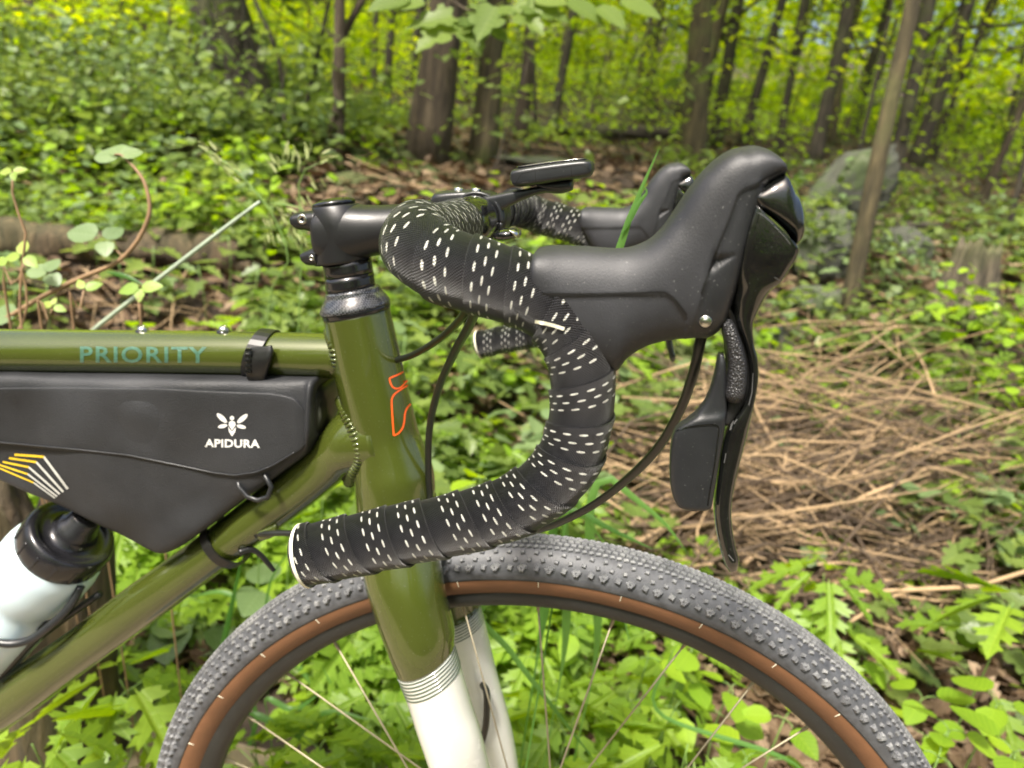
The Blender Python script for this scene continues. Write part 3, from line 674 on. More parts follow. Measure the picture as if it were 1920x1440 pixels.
# scuffs on the blade
lvb = bvh(lever)
for o, w in (([(1372, 775), (1374, 790), (1369, 806)], 3.5), ([(1376, 795), (1382, 786)], 2.0), ([(1361, 850), (1358, 868)], 1.5), ([(1412, 700), (1410, 735), (1404, 760)], 1.6), ([(1366, 1040), (1376, 1052)], 2.0), ([(1420, 398), (1432, 404), (1450, 420)], 1.0), ([(1452, 424), (1470, 442), (1482, 458)], 1.0), ([(1452, 520), (1463, 526)], 1.6)):
    print_tris('scuff', line_tris(o, w), lvb, M['scuff'], lever, off=.0002, fall=HS)
# far half of the bar set
far_bar = mirror_tree(handlebar, bike); far_br = mirror_tree(bracket, bike)

# stem face plate, computer mount, little bell
lathe('bar_clamp', lat(0, 0, .021), (0, -1, 0), [(0, .015), (0, .0182), (.042, .0182), (.042, .015)], M['stem'], stem, 40)
fp = loft('face_plate', [(812, 380, 822, 398, 0, .017, 4), (822, 362, 838, 398, 0, .020, 4), (840, 357, 850, 392, 0, .021, 4), (880, 355, 888, 385, 0, .021, 4), (903, 358, 908, 388, 0, .020, 4), (925, 385, 912, 420, 0, .020, 4), (936, 425, 915, 435, 0, .020, 4), (925, 460, 905, 440, 0, .019, 4)], M['satin'], stem, m=60, n=40)
for yy in (-.013, .013):
    for (px, py) in ((860, 357), (893, 358)):
        lathe('face_plate_bolt', P(px, py+4, yy), (0, 0, 1), [(0, .0033), (.0028, .0033), (.0034, .0026), (.0034, .0016), (.002, .0015), (.002, 0)], M['steel'], stem, 16)
mount = loft('computer_mount', [(818, 384, 822, 396, -.02, .005, 4), (840, 374, 850, 386, -.02, .007, 4), (870, 370, 884, 396, -.02, .008, 4), (900, 368, 905, 410, -.018, .008, 4), (930, 364, 925, 404, -.014, .008, 4), (960, 358, 960, 385, -.008, .009, 4), (990, 353, 990, 371, -.002, .012, 4), (1020, 348, 1020, 362, 0, .0125, 3), (1050, 344, 1052, 363, 0, .0125, 3), (1070, 339, 1073, 357, 0, .0115, 3)], M['satin'], bike, m=60, n=40)
tube('mount_band', [lat(0, 0, -.0205)+Vector((math.cos(a)*.0172, 0, math.sin(a)*.0172)) for a in np.linspace(0, 2*math.pi, 25)], .0013, M['satin'], mount, m=60, n=10)
loft('bell', [(922, 447, 928, 451, -.05, .003, 2.2), (928, 435, 940, 453, -.05, .008, 2.2), (945, 428, 952, 452, -.05, .010, 2.2), (962, 428, 965, 448, -.05, .009, 2.4), (972, 430, 975, 440, -.05, .006, 2.6)], M['gloss'], bike, m=40, n=32)
loft('bell_rim', [(958, 427, 960, 434, -.052, .010, 2.4), (966, 427, 972, 446, -.052, .010, 2.4), (972, 430, 976, 441, -.052, .008, 2.6)], M['steel'], bike, m=20, n=32)

# hoses and cables
def hose(pts, r=.0025, name='brake_hose', mat='cable'): return tube(name, [P(*p) for p in pts], r, M[mat], bike, m=80, n=12)
hose([(700, 690, .0), (742, 676, -.004), (775, 665, -.03), (815, 642, -.07), (850, 613, -.11), (875, 580, -.15), (880, 545, -.17)], .0024)
hose([(806, 940, -.01), (803, 870, -.015), (806, 800, -.03), (822, 730, -.06), (850, 665, -.10), (880, 610, -.14), (893, 575, -.165), (895, 540, -.18)], .0026)
hose([(1322, 610, HS), (1313, 640, HS), (1300, 700, -.195), (1272, 775, -.18), (1225, 850, -.16), (1150, 920, -.13), (1080, 965, -.11), (1000, 995, -.08), (880, 1010, -.05), (700, 1004, -.03), (560, 1000, -.022), (505, 1000, -.018), (480, 1003, -.015)], .0024)
hose([(905, 1284, .022), (912, 1296, .012), (913, 1320, .010), (911, 1360, .012), (903, 1395, .018), (899, 1420, .022), (905, 1480, .03)], .0030)
loft('cable_guide', [(486, 990, 492, 1012, -.012, .006, 3), (505, 984, 512, 1006, -.012, .006, 3), (520, 978, 524, 996, -.012, .005, 3)], M['olive'], down_tube, m=12, n=20)

# bottle cage (black plastic) on the down tube
cage = tube('bottle_cage', [P(188, 1113, 0), P(120, 1160, 0), P(60, 1206, 0), P(0, 1250, 0), P(-120, 1340, 0), P(-300, 1480, 0)], .0032, M['satin'], bike, m=40, n=12)
tube('cage_arm', [P(152, 1098, -.012), P(132, 1135, -.020), P(100, 1168, -.026), P(55, 1200, -.030), P(0, 1205, -.036), P(-60, 1170, -.036), P(-110, 1120, -.02)], .0036, M['satin'], cage, m=50, n=12)
tube('cage_arm', [P(120, 1118, .012), P(120, 1152, .018), P(96, 1170, .024), P(40, 1205, .030), P(-30, 1230, .036), P(-100, 1160, .036)], .0036, M['satin'], cage, m=50, n=12)
tube('cage_arm', [P(118, 1150, -.010), P(60, 1200, -.012), P(0, 1262, -.012), P(-80, 1325, -.012)], .005, M['satin'], cage, m=30, n=12)

# ---------------- front wheel
th = np.linspace(0, 2*np.pi, 240, endpoint=False)
def ring(name, prof, mat, parent, m=240, closed=False):
    """prof: (radius, y) list, revolved about the hub"""
    V = []
    for a in np.linspace(0, 2*np.pi, m, endpoint=False):
        for r, y in prof: V.append((HX+r*math.cos(a), y, HZ+r*math.sin(a)))
    k = len(prof); fs = []
    for i in range(m):
        for j in range(k if closed else k-1):
            q = (j+1) % k; i2 = (i+1) % m
            fs.append((i*k+j, i*k+q, i2*k+q, i2*k+j))
    return mesh(name, V, fs, mat, parent)
RC = RT+.0025; TR = .0225        # centre radius and half width of the tyre section
rimR = RT-.0150
wheel = ring('front_wheel', [(rimR, -.0135), (rimR-.003, -.0142), (rimR-.009, -.0135), (rimR-.0145, -.0100), (rimR-.0170, -.005), (rimR-.0175, 0), (rimR-.0170, .005), (rimR-.0145, .0100), (rimR-.009, .0135), (rimR-.003, .0142), (rimR, .0135)], M['rim'], bike)
for sgn in (-1, 1):
    ring('tan_sidewall', [(rimR-.001, sgn*.0138), (rimR+.001, sgn*.0158), (rimR+.005, sgn*.0188), (rimR+.009, sgn*.0206), (rimR+.012, sgn*.0213), (RT, sgn*.0216)], M['tan'], wheel)
    ring('sidewall_ridge', [(RT-.0006, sgn*.0214), (RT, sgn*.0222), (RT+.0008, sgn*.0216)], M['rim'], wheel)
prof = [(RT, -.0215)]+[(RC+TR*math.cos(a)*0.98, TR*math.sin(a)) for a in np.linspace(-math.pi/2+.02, math.pi/2-.02, 25)]+[(RT, .0215)]
tyre = ring('tyre_casing', prof, M['casing'], wheel, m=360)
kV, kF = [], []
def knob(phi, alpha, la, lw, h, rot=0.0, taper=.7, tall=1.0):
    """block on the casing: phi round the wheel, alpha across the section (0 = crown), la along, lw across"""
    er = np.array([math.cos(phi), 0, math.sin(phi)]); et = np.array([-math.sin(phi), 0, math.cos(phi)]); ey = np.array([0, 1.0, 0])
    n = er*math.cos(alpha)+ey*math.sin(alpha); w = -er*math.sin(alpha)+ey*math.cos(alpha)
    c = np.array([HX, 0, HZ])+er*RC+n*(TR*.985)
    ca, sa_ = math.cos(rot), math.sin(rot); a1 = et*ca+w*sa_; a2 = -et*sa_+w*ca
    b = len(kV)
    for z, s in ((-.0012, 1.12), (h*.6, 1.0*(taper+.25 if taper < .75 else 1)), (h, taper)):
        for (u, v) in ((-1, -1), (1, -1), (1, 1), (-1, 1)):
            kV.append(c+n*z+a1*u*la/2*s+a2*v*lw/2*s)
    for L0 in (0, 4):
        for j in range(4): kF.append((b+L0+j, b+L0+(j+1) % 4, b+L0+4+(j+1) % 4, b+L0+4+j))
    kF.append((b+8, b+9, b+10, b+11))
NU = 108
for i in range(NU):
    ph = 2*math.pi*i/NU; d = 2*math.pi/NU
    for sg in (-1, 1):
        o = 0 if sg < 0 else d*.5
        knob(ph+o, sg*1.20, .0044, .0044, .0034, .3, .6)
        knob(ph+o+d*.50, sg*1.22, .0030, .0068, .0036, .55, .55); knob(ph+o+d*.50, sg*1.16, .0064, .0026, .0034, .2, .6); knob(ph+o+d*.62, sg*1.24, .0028, .0050, .0032, -.5, .6)
        knob(ph+o+d*.30, sg*.93, .0036, .0032, .0026, .2, .6); knob(ph+o+d*.80, sg*.93, .0036, .0032, .0026, -.2, .6)
        knob(ph+o+d*.05, sg*.68, .0036, .0030, .0023, .2, .65); knob(ph+o+d*.55, sg*.68, .0036, .0030, .0023, -.2, .65)
        for q in range(4): knob(ph+o+d*(q*.25+.1), sg*.44, .0040, .0026, .0018, .25*sg, .8)
        for q in range(4): knob(ph+o+d*(q*.25), sg*.24, .0042, .0028, .0017, -.25*sg, .8)
    for q in range(4): knob(ph+d*(q*.25+.12), 0, .0044, .0034, .0016, 0, .8)
tk = mesh('tread_knobs', kV, kF, M['tread'], wheel, smooth=False); tk['kind'] = 'stuff'
# little mould marks on the tan wall
for i in range(0, 34):
    a = 2*math.pi*i/34+.02; er = Vector((math.cos(a), 0, math.sin(a))); et = Vector((-math.sin(a), 0, math.cos(a)))
    c = Vector((HX, 0, HZ))+er*(RT-.003)+Vector((0, -.0213, 0))
    boxm('mould_mark', c, er*.0024+Vector((0, -.0007, 0)), et*.00025, Vector((0, .0004, 0)), M['cream'], wheel)
hubc = Vector((HX, 0, HZ))
hub = lathe('hub', hubc+Vector((0, -.038, 0)), (0, 1, 0), [(0, .004), (0, .010), (.006, .012), (.008, .026), (.011, .026), (.013, .014), (.06, .014), (.062, .026), (.065, .026), (.067, .012), (.076, .010), (.076, .004)], M['anod'], wheel, 32)
# spokes: alternate flanges, crossed; the visible ones follow the photographed rim positions
def rim_phi(px, py):
    p = P(px, py, 0); return math.atan2(p.z-HZ, p.x-HX)
obs = [rim_phi(1151, 1163), rim_phi(1287, 1209), rim_phi(1406, 1279), rim_phi(1516, 1366)]
stepa = 2*math.pi/32
ph0 = float(np.mean([o+stepa*i for i, o in enumerate(obs)]))
for i in range(32):
    a = ph0-i*stepa; side = -1 if i % 2 == 0 else 1; lead = 1 if (i//2) % 2 == 0 else -1
    rp = hubc+Vector((math.cos(a)*(rimR-.020), side*.002, math.sin(a)*(rimR-.020)))
    ha = a+lead*R(62); hp = hubc+Vector((math.cos(ha)*.024, side*.029, math.sin(ha)*.024))
    s = tube('spoke', [rp, (rp+hp)/2, hp], .0008, M['spoke'], wheel, m=4, n=8)
    dr = (hp-rp).normalized(); lathe('nipple', rp-dr*.003, dr, [(0, .0015), (.006, .0015), (.009, .0011), (.010, .0008)], M['spoke'], wheel, 10)

# ================================================================ THINGS CARRIED BY THE BICYCLE
# frame bag
BY_ = -0.002
bag = empty('frame_bag', P(300, 900, BY_), label='black frame bag with white lettering strapped under the top tube', cat='bag')
def bag_post(seed, amp, ctr=BY_):
    rg = np.random.default_rng(seed); K = [(rg.uniform(25, 95, 3)*rg.choice([-1, 1], 3), rg.uniform(0, 6.28), rg.uniform(.3, 1)) for _ in range(14)]
    def f(V):
        s = sum(w*np.sin(V@k*1.0+p)*45/np.linalg.norm(k) for k, p, w in K)
        V[:, 1] += amp*s*np.sign(V[:, 1]-ctr)*np.clip(np.abs(V[:, 1]-ctr)/.02, 0, 1); return V
    return f
def to_mid(px, py, yn, yc):     # the same point of the near face, moved square to the mid plane
    v = P(px, py, yn); v.y = yc; return proj(v)
def bag_sec(x, t, b, w, n=7.0):
    a, c = to_mid(x, t, BY_-w*.85, BY_), to_mid(x, b, BY_-w*.85, BY_); return (*a, *c, BY_, w, n)
top_e = [(-500, 702), (0, 703), (100, 706), (300, 710), (480, 712), (560, 712), (610, 712)]
bot_e = [(-500, 700), (-300, 745), (-150, 815), (0, 903), (100, 950), (200, 1000), (262, 1034), (300, 1043), (330, 1032), (380, 998), (440, 952), (500, 908), (560, 865), (600, 830), (616, 800)]
def ev(e, x): return float(np.interp(x, [q[0] for q in e], [q[1] for q in e]))
secs = []
for x in list(range(-420, 0, 60))+list(range(0, 580, 30)):
    b = ev(bot_e, x); t = ev(top_e, x); thin = np.interp(b-t, [60, 200, 340], [.018, .025, .028])
    secs.append(bag_sec(x, t, b, float(thin)))
secs += [bag_sec(580, 714, 838, .026, 5), bag_sec(589, 718, 822, .022, 4), bag_sec(594, 730, 805, .012, 3)]
shell = loft('bag_shell', secs, M['bagflap'], bag, m=240, n=120, post=bag_post(3, .0015))
# outer flap with the print, laid proud over the shell
def flap_b(x): return float(np.interp(x, [-420, -200, 0, 150, 240, 330, 400, 440, 480, 510, 540, 565, 580], [790, 815, 832, 846, 856, 874, 889, 894, 888, 876, 858, 843, 828]))
def flap_t(x): return float(np.interp(x, [-420, 0, 150, 300, 480, 530, 560, 575, 582], [720, 727, 726, 728, 736, 739, 752, 775, 800]))
fsecs = []
for x in list(range(-420, 0, 60))+list(range(0, 540, 30))+[540, 555, 566, 574, 580]:
    t, b = flap_t(x), flap_b(x)
    fsecs.append((x, t, x, b, float(np.interp(x, [-420, 0, 500, 560, 580], [-.0268, -.0288, -.0282, -.0262, -.0232])), .0022, 7.0))
def flap_post(V):
    rg = np.random.default_rng(5); s = sum(rg.uniform(.3, 1)*np.sin(V@(rg.uniform(25, 85, 3)*rg.choice([-1, 1], 3)*np.array([1, 0, 1]))+rg.uniform(0, 6.28)) for _ in range(12)); V[:, 1] += .00035*s; return V
flap = loft('bag_flap', fsecs, M['bagflap'], bag, m=220, n=140, post=flap_post)
fb = bvh(flap); sbv = bvh(shell)
edge = [tuple(onto(fb, x, flap_b(x)-2.5, .0004, -.03)) for x in range(-60, 560, 12)]
tube('flap_edge', edge, .0007, M['satin'], flap, m=160, n=6)
rear = loft('bag_end_panel', [(560, 713, 572, 828, .003, .022, 5), (600, 713, 604, 812, .004, .022, 5), (617, 718, 618, 796, .006, .019, 4), (624, 735, 624, 782, .008, .012, 3)], M['strap'], bag, m=30, n=40)
print_tris('bag_lettering', text_tris('APIDURA', 384, 823, 487, 838.5, spacing=1.05, bold=0.03, dy=1.5), fb, M['white_ink'], flap, fall=-.03, maxe=4)
def ell(cx, cy, a, b, rot, n=18):
    return [(cx+a*math.cos(t)*math.cos(rot)-b*math.sin(t)*math.sin(rot), cy+a*math.cos(t)*math.sin(rot)+b*math.sin(t)*math.cos(rot)) for t in np.linspace(0, 2*math.pi, n, endpoint=False)]
bee = []
for e in (ell(416, 784, 12.5, 4.6, R(42)), ell(454.5, 785, 12.5, 4.6, R(-40)), ell(417.5, 799, 9, 3.6, R(-12)), ell(452.5, 800, 9, 3.6, R(14)), ell(435, 784, 4.2, 4.2, 0)): bee += poly_tris(e)
bee += poly_tris([(429.5, 791), (435, 788.5), (440.5, 791), (442, 797), (435, 807), (428.5, 797)]) + poly_tris([(427.5, 800), (430.5, 804), (435, 809), (439.5, 804), (442.5, 800), (441, 810), (435.2, 818.5), (429.5, 810)])
print_tris('insect_emblem', bee, fb, M['white_ink'], flap, fall=-.03, maxe=4)
# yellow and pale lines at the lower left of the shell
yl = [([(27, 852.5), (82, 856.5)], [(82, 856.5), (127, 917)]), ([(17, 859), (68, 866.5)], [(68, 866.5), (118.5, 922.5)]), ([(5, 866), (54, 876)], [(54, 876), (112, 926.5)]), ([(-3, 871), (52, 889)], [(52, 889), (107, 931)]), ([(-3, 877), (63, 905)], [(63, 905), (103, 934)]), ]
print_tris('yellow_lines', sum([line_tris(a, 4.4-0.4*i) for i, (a, b) in enumerate(yl)], []), sbv, M['yellow_ink'], shell, fall=-.03, off=.0006)
print_tris('pale_lines', sum([line_tris(b, 4.6-0.5*i) for i, (a, b) in enumerate(yl)], []), sbv, M['grey_ink'], shell, fall=-.03, off=.0006)
# strap clamp round the top tube
def around(pts_px, y, k=1.0): return [P(a, b, y) for a, b in pts_px]
c1 = (P(490, 624, 0)+P(492, 704, 0))/2
tr = (P(490, 624, 0)-P(492, 704, 0)).length/2
pts = [c1+Vector((math.cos(a)*.0+.004*math.sin(a), -math.cos(a)*(tr+.0018), math.sin(a)*(tr+.0018))) for a in np.linspace(-math.pi/2, math.pi*1.5, 30)]
V = []
for p in pts:
    d = (p-c1).normalized()
    for u, w in ((-.0058, 0), (-.0058, .0022), (.0058, .0022), (.0058, 0)): V.append(p+Vector((u, 0, 0))+d*(w-.0005))
mesh('top_strap', V, grid_faces(len(pts), 4), M['strap'], bag, smooth=False)
loft('strap_buckle', [(470, 652, 510, 648, -tr-.004, .002, 4), (466, 664, 512, 660, -tr-.005, .0028, 4), (463, 680, 508, 676, -tr-.006, .003, 4), (462, 700, 502, 696, -tr-.005, .003, 4), (466, 713, 498, 712, -tr-.003, .0025, 4)], M['strap'], bag, m=40, n=24)
for yy in (656, 666, 676, 686, 696):
    boxm('strap_tooth', P(466, yy, -tr-.009), (.0022, 0, .0003), (0, .0008, 0), (0, 0, .0011), M['gloss'], bag)
# elastic loop of the flap and strap round the down tube
tube('elastic_loop', [P(446, 893, -.024), P(444, 906, -.029), P(462, 930, -.03), (P(474, 938, -.03)), P(500, 934, -.03), P(509, 912, -.03), P(497, 892, -.028), P(488, 880, -.022)], .0020, M['satin'], bag, m=8, n=8, spline=True)
dc = (P(403, 985, 0)+P(455, 1050, 0))/2; dr_ = (P(379, 1000, 0)-P(457, 1040, 0)).length/2+.0009
dax = (P(577, 838, 0)-P(226, 1110, 0)).normalized()
up_ = Vector((0, -1, 0)).cross(dax).normalized()
dc = (P(379, 1000, 0)+P(457, 1040, 0))/2
dc = dc+dax*.004
V = []; k = 36
for i in range(k+1):
    a = 2*math.pi*i/k; d = Vector((0, -1, 0))*math.cos(a)+up_*math.sin(a)
    for u, w in ((-.0040, 0), (-.0040, .0016), (.0040, .0016), (.0040, 0)): V.append(dc+d*(dr_*1.10+w-.001)+dax*u)
mesh('down_tube_strap', V, grid_faces(k+1, 4), M['strap'], bag, smooth=False)
tube('strap_tail', [P(448, 1036, -.018), P(470, 1030, -.012), P(488, 1040, -.008), P(503, 1057, -.006), P(514, 1070, -.005)], [.003, .0026, .0024, .0024, .002], M['strap'], bag, m=20, n=6, spline=True)

# water bottle
bax = Vector(P(153, 982, 0)-P(112, 1030, 0)).normalized()
b0_ = P(113, 1029, 0); k0 = (P(52, 973, 0)-P(173, 1086, 0)).length/2
bottle = lathe('water_bottle', b0_, bax, [(-.19, 0), (-.19, k0*.9), (-.186, k0*1.05), (-.10, k0*1.07), (-.075, k0*1.07), (-.068, k0*.95), (-.058, k0*.94), (-.050, k0*1.06), (-.03, k0*1.09), (-.014, k0*1.08), (-.007, k0*1.05), (-.003, k0*1.0), (.001, k0*.96), (.001, 0)], M['bottle'], None, 64)
tag(bottle, 'white translucent water bottle with a black cap in the cage on the down tube', 'bottle')
cap_ = lathe('bottle_cap', b0_, bax, [(-.0005, k0*.97), (.0005, k0*.985), (.018, k0*.985), (.022, k0*.95), (.0235, k0*.90), (.024, k0*.78), (.021, k0*.75), (.021, k0*.5), (.028, k0*.45), (.034, k0*.42), (.036, k0*.36), (.046, k0*.34), (.048, k0*.28), (.048, 0)], M['cap'], bottle, 64)
for i in range(14):
    a = 2*math.pi*i/14; u = bax.orthogonal().normalized(); v = bax.cross(u); d = u*math.cos(a)+v*math.sin(a)
    boxm('cap_rib', b0_+bax*.009+d*k0*.985, bax*.008, d.cross(bax)*.0012, d*.0006, M['cap'], cap_, bev=.0004)

# bike computer
comp = loft('bike_computer', [(963, 328, 965, 340, 0, .020, 4.5), (967, 319, 972, 349, 0, .0225, 5), (985, 314, 990, 349, 0, .0238, 5.5), (1040, 305.5, 1045, 341, 0, .0238, 5.5), (1090, 300, 1095, 333, 0, .0235, 5.5), (1107, 301, 1108, 329, 0, .0225, 5), (1113, 306, 1113, 320, 0, .019, 4.5)], M['satin'], None, m=80, n=72)
tag(comp, 'small black bike computer on its mount in front of the stem', 'bike computer')
loft('computer_screen', [(975, 313, 976, 316, 0, .018, 6), (985, 311, 986, 315, 0, .0205, 8), (1040, 303.2, 1041, 307, 0, .0205, 8), (1092, 297.6, 1093, 302, 0, .0205, 8), (1102, 298, 1103, 300, 0, .018, 6)], M['gloss'], comp, m=20, n=32)
loft('computer_button', [(1008, 309, 1010, 312, -.008, .004, 4), (1014, 305.5, 1016, 312, -.008, .005, 4), (1034, 302, 1036, 309, -.008, .005, 4), (1056, 299.5, 1058, 305, -.008, .005, 4), (1062, 301, 1063, 303, -.008, .004, 4)], M['steel'], comp, m=20, n=24)
loft('computer_foot', [(1008, 343, 1012, 352, 0, .012, 3), (1040, 338, 1044, 360, 0, .014, 3), (1066, 335, 1070, 358, 0, .013, 3), (1073, 335, 1075, 350, 0, .010, 3)], M['satin'], comp, m=20, n=24)
cbv = bvh(comp)
for pl in ([(1003, 317), (1005, 347)], [(1070, 309), (1073, 338)], [(966, 345), (978, 325), (1003, 319), (1070, 311), (1090, 308), (1109, 320)]):
    print_tris('case_seam', line_tris(pl, 1.5), cbv, M['dark'], comp, off=.0002)
# ================================================================ GROUND
_hy = np.array([-60, -3.0, -1.2, 0.50, 0.75, 1.1, 1.6, 2.4, 3.6, 5.5, 7.5, 14, 25, 45, 80, 160.])
_hz = np.array([3.0, .30, .03, .00, .06, .17, .27, .46, .75, 1.02, 1.22, 1.95, 3.3, 6.2, 12.5, 30.])
def hgt(x, y):
    x = np.asarray(x, float); y = np.asarray(y, float)
    z = np.interp(y, _hy, _hz)
    k = np.clip((y-.6)/1.5, 0, 1); k2 = np.clip((y-3)/8, 0, 1)
    z = z+k*(.045*np.sin(2.1*x+1.3*y+.5)+.035*np.sin(3.7*x-2.3*y+1.1)+.02*np.sin(7.3*x+5.1*y)+.012*np.sin(13*x-9*y+2))
    z = z+k2*(.22*np.sin(.45*x+.31*y+2)+.12*np.sin(1.1*x-.7*y+.4))+np.clip((y-3)/20, 0, 1)*np.clip(-x/10, -1, 1.5)*.9
    return z
def ground_hit(px, py):
    d = ray(px, py).normalized(); t = 0.4; prev = t
    while t < 200:
        p = CAM+d*t
        if p.z < float(hgt(p.x, p.y)):
            a, b = prev, t
            for _ in range(20):
                m_ = (a+b)/2; q = CAM+d*m_
                if q.z < float(hgt(q.x, q.y)): b = m_
                else: a = m_
            q = CAM+d*b; return Vector((q.x, q.y, float(hgt(q.x, q.y))))
        prev = t; t *= 1.03
    return None
def gp(x, y): return Vector((x, y, float(hgt(x, y))))
ys = np.concatenate([np.linspace(-60, -3, 14), np.linspace(-2.8, 0.4, 14), np.linspace(.45, 4, 90), np.geomspace(4.06, 160, 110)])
xs = np.concatenate([-np.geomspace(4, 150, 50)[::-1], np.linspace(-3.95, 3.95, 150), np.geomspace(4, 150, 50)])
XX, YY = np.meshgrid(xs, ys); ZZ = hgt(XX, YY)
gv = np.stack([XX.ravel(), YY.ravel(), ZZ.ravel()], 1)
o = mesh('ground', gv, grid_faces(len(ys), len(xs), closed=False), M['soil']); tag(o, kind='structure')
trail = []
tx = np.linspace(-12, 12, 80)
for x in tx:
    for y in np.linspace(-1.15, .50, 10): trail.append((x, y+.05*math.sin(x*2)+.03*math.sin(x*5.1), float(hgt(x, y))+.006))
o = mesh('trail', trail, grid_faces(80, 10, closed=False), M['trail']); tag(o, kind='structure')

# ================================================================ LEAVES
def leaf_tpl(outline, cup=.12, fold=.10, closed_tess=True):
    """half outline (x along the leaf 0..1, y >= 0) -> verts, tris, uv"""
    half = list(outline); full = [(x, y) for x, y in half]+[(x, -y) for x, y in reversed(half[1:-1] if half[-1][1] == 0 else half[1:])]
    t = geometry.tessellate_polygon([[Vector((x, y, 0)) for x, y in full]])
    v = np.array([(x, y, fold*abs(y)-cup*x*x) for x, y in full])
    return v, np.array(t), np.array(full)
def spine_tpl(prof, cup=.12, fold=.15):
    """simple leaf: (x, halfwidth) pairs with a folded midrib"""
    v = []; f = []
    for x, w in prof:
        v += [(x, -w, fold*w-cup*x*x), (x, 0, -cup*x*x), (x, w, fold*w-cup*x*x)]
    for i in range(len(prof)-1):
        a = 3*i
        for k in (0, 1): f += [(a+k, a+k+1, a+k+4), (a+k, a+k+4, a+k+3)]
    v = np.array(v); return v, np.array(f), v[:, :2].copy()
T_OV = spine_tpl([(0, .0), (.10, .17), (.28, .30), (.50, .31), (.75, .19), (.92, .07), (1, 0)])           # broad ovate leaflet
T_EL = spine_tpl([(0, .0), (.2, .13), (.45, .19), (.7, .15), (.9, .05), (1, 0)], cup=.22)                 # narrow leaflet
T_RD = spine_tpl([(0, .0), (.06, .24), (.25, .42), (.5, .44), (.78, .28), (.95, .08), (1, 0)], cup=.10)    # round leaflet
T_SM = spine_tpl([(0, 0), (.35, .26), (.75, .18), (1, 0)], cup=.15)                                      # far leaf, 12 tris
T_CD = (np.array([(0, 0, 0), (.4, -.3, .06), (.45, .3, .06), (1, 0, -.1)]), np.array([(0, 1, 2), (1, 3, 2)]), np.zeros((4, 2)))
LOB = [(0,0),(.10,.015),(.08,.06),(.16,.20),(.20,.17),(.26,.24),(.27,.17),(.24,.07),(.27,.045),(.30,.06),(.40,.24),(.43,.20),(.50,.33),(.52,.24),(.58,.26),(.52,.13),(.48,.06),(.52,.05),(.60,.12),(.70,.26),(.71,.18),(.78,.20),(.72,.10),(.70,.06),(.78,.07),(.86,.14),(.87,.08),(1,0)]
T_LB = leaf_tpl(LOB, cup=.28, fold=.18)
MPL = [(0, 0), (.02, .05), (-.06, .20), (-.03, .30), (.08, .28), (.10, .44), (.22, .42), (.26, .30), (.36, .22), (.44, .34), (.54, .33), (.62, .26), (.64, .15), (.78, .16), (.86, .08), (1, 0)]
T_MP = leaf_tpl(MPL, cup=.15, fold=.12)
DED = [(0, 0), (.05, .03), (.12, .14), (.2, .10), (.28, .24), (.36, .16), (.45, .30), (.54, .17), (.63, .26), (.72, .14), (.84, .14), (.93, .05), (1, 0)]
v_, f_, u_ = leaf_tpl(DED, cup=-.15, fold=.55); T_DD = (v_, f_, u_)
def many(name, tpl, pos, yaw, pitch, roll, size, mat, parent=None, jit=None):
    """one mesh of many leaves"""
    v, f, u = tpl; n = len(pos)
    cy, sy, cp, sp, cr, sr = np.cos(yaw), np.sin(yaw), np.cos(pitch), np.sin(pitch), np.cos(roll), np.sin(roll)
    ex = np.stack([cy*cp, sy*cp, sp], 1); e0 = np.stack([-sy, cy, np.zeros(n)], 1); ez0 = np.cross(ex, e0)
    ey = e0*cr[:, None]+ez0*sr[:, None]; ez = np.cross(ex, ey)
    V = pos[:, None]+size[:, None, None]*(v[None, :, 0:1]*ex[:, None]+v[None, :, 1:2]*ey[:, None]+v[None, :, 2:3]*ez[:, None])
    Fs = (f[None]+(np.arange(n)*len(v))[:, None, None]).reshape(-1, 3)
    me = bpy.data.meshes.new(name); nv = n*len(v); nf = len(Fs)
    me.vertices.add(nv); me.vertices.foreach_set('co', V.astype(np.float32).ravel())
    me.loops.add(nf*3); me.loops.foreach_set('vertex_index', Fs.astype(np.int32).ravel())
    me.polygons.add(nf); me.polygons.foreach_set('loop_start', np.arange(0, nf*3, 3, dtype=np.int32)); me.polygons.foreach_set('loop_total', np.full(nf, 3, np.int32))
    me.update(calc_edges=True); me.polygons.foreach_set('use_smooth', np.ones(nf, bool))
    l = me.uv_layers.new(name='UVMap'); l.data.foreach_set('uv', np.tile(u, (n, 1))[Fs.ravel()].astype(np.float32).ravel())
    me.materials.append(mat); o = bpy.data.objects.new(name, me); col.objects.link(o)
    if parent is not None: o.parent = parent
    return o
def leafmesh(tpl, mat, nm):
    o = many(nm, tpl, np.zeros((1, 3)), np.zeros(1), np.zeros(1), np.zeros(1), np.ones(1), mat); me = o.data; bpy.data.objects.remove(o); return me
ME = dict(ov=leafmesh(T_OV, M['leaf_bright'], 'leaf'), el=leafmesh(T_EL, M['leaf_bright'], 'leaf'), rd=leafmesh(T_RD, M['leaf_bright'], 'leaf'), lb=leafmesh(T_LB, M['leaf_lobed'], 'leaf'), mp=leafmesh(T_MP, M['leaf_mid'], 'leaf'), mb=leafmesh(T_MP, M['leaf_blue'], 'leaf'), ovm=leafmesh(T_OV, M['leaf_mid'], 'leaf'), rdb=leafmesh(T_RD, M['leaf_blue'], 'leaf'), pale=leafmesh(T_OV, M['leaf_pale'], 'leaf'), elm=leafmesh(T_EL, M['leaf_mid'], 'leaf'))
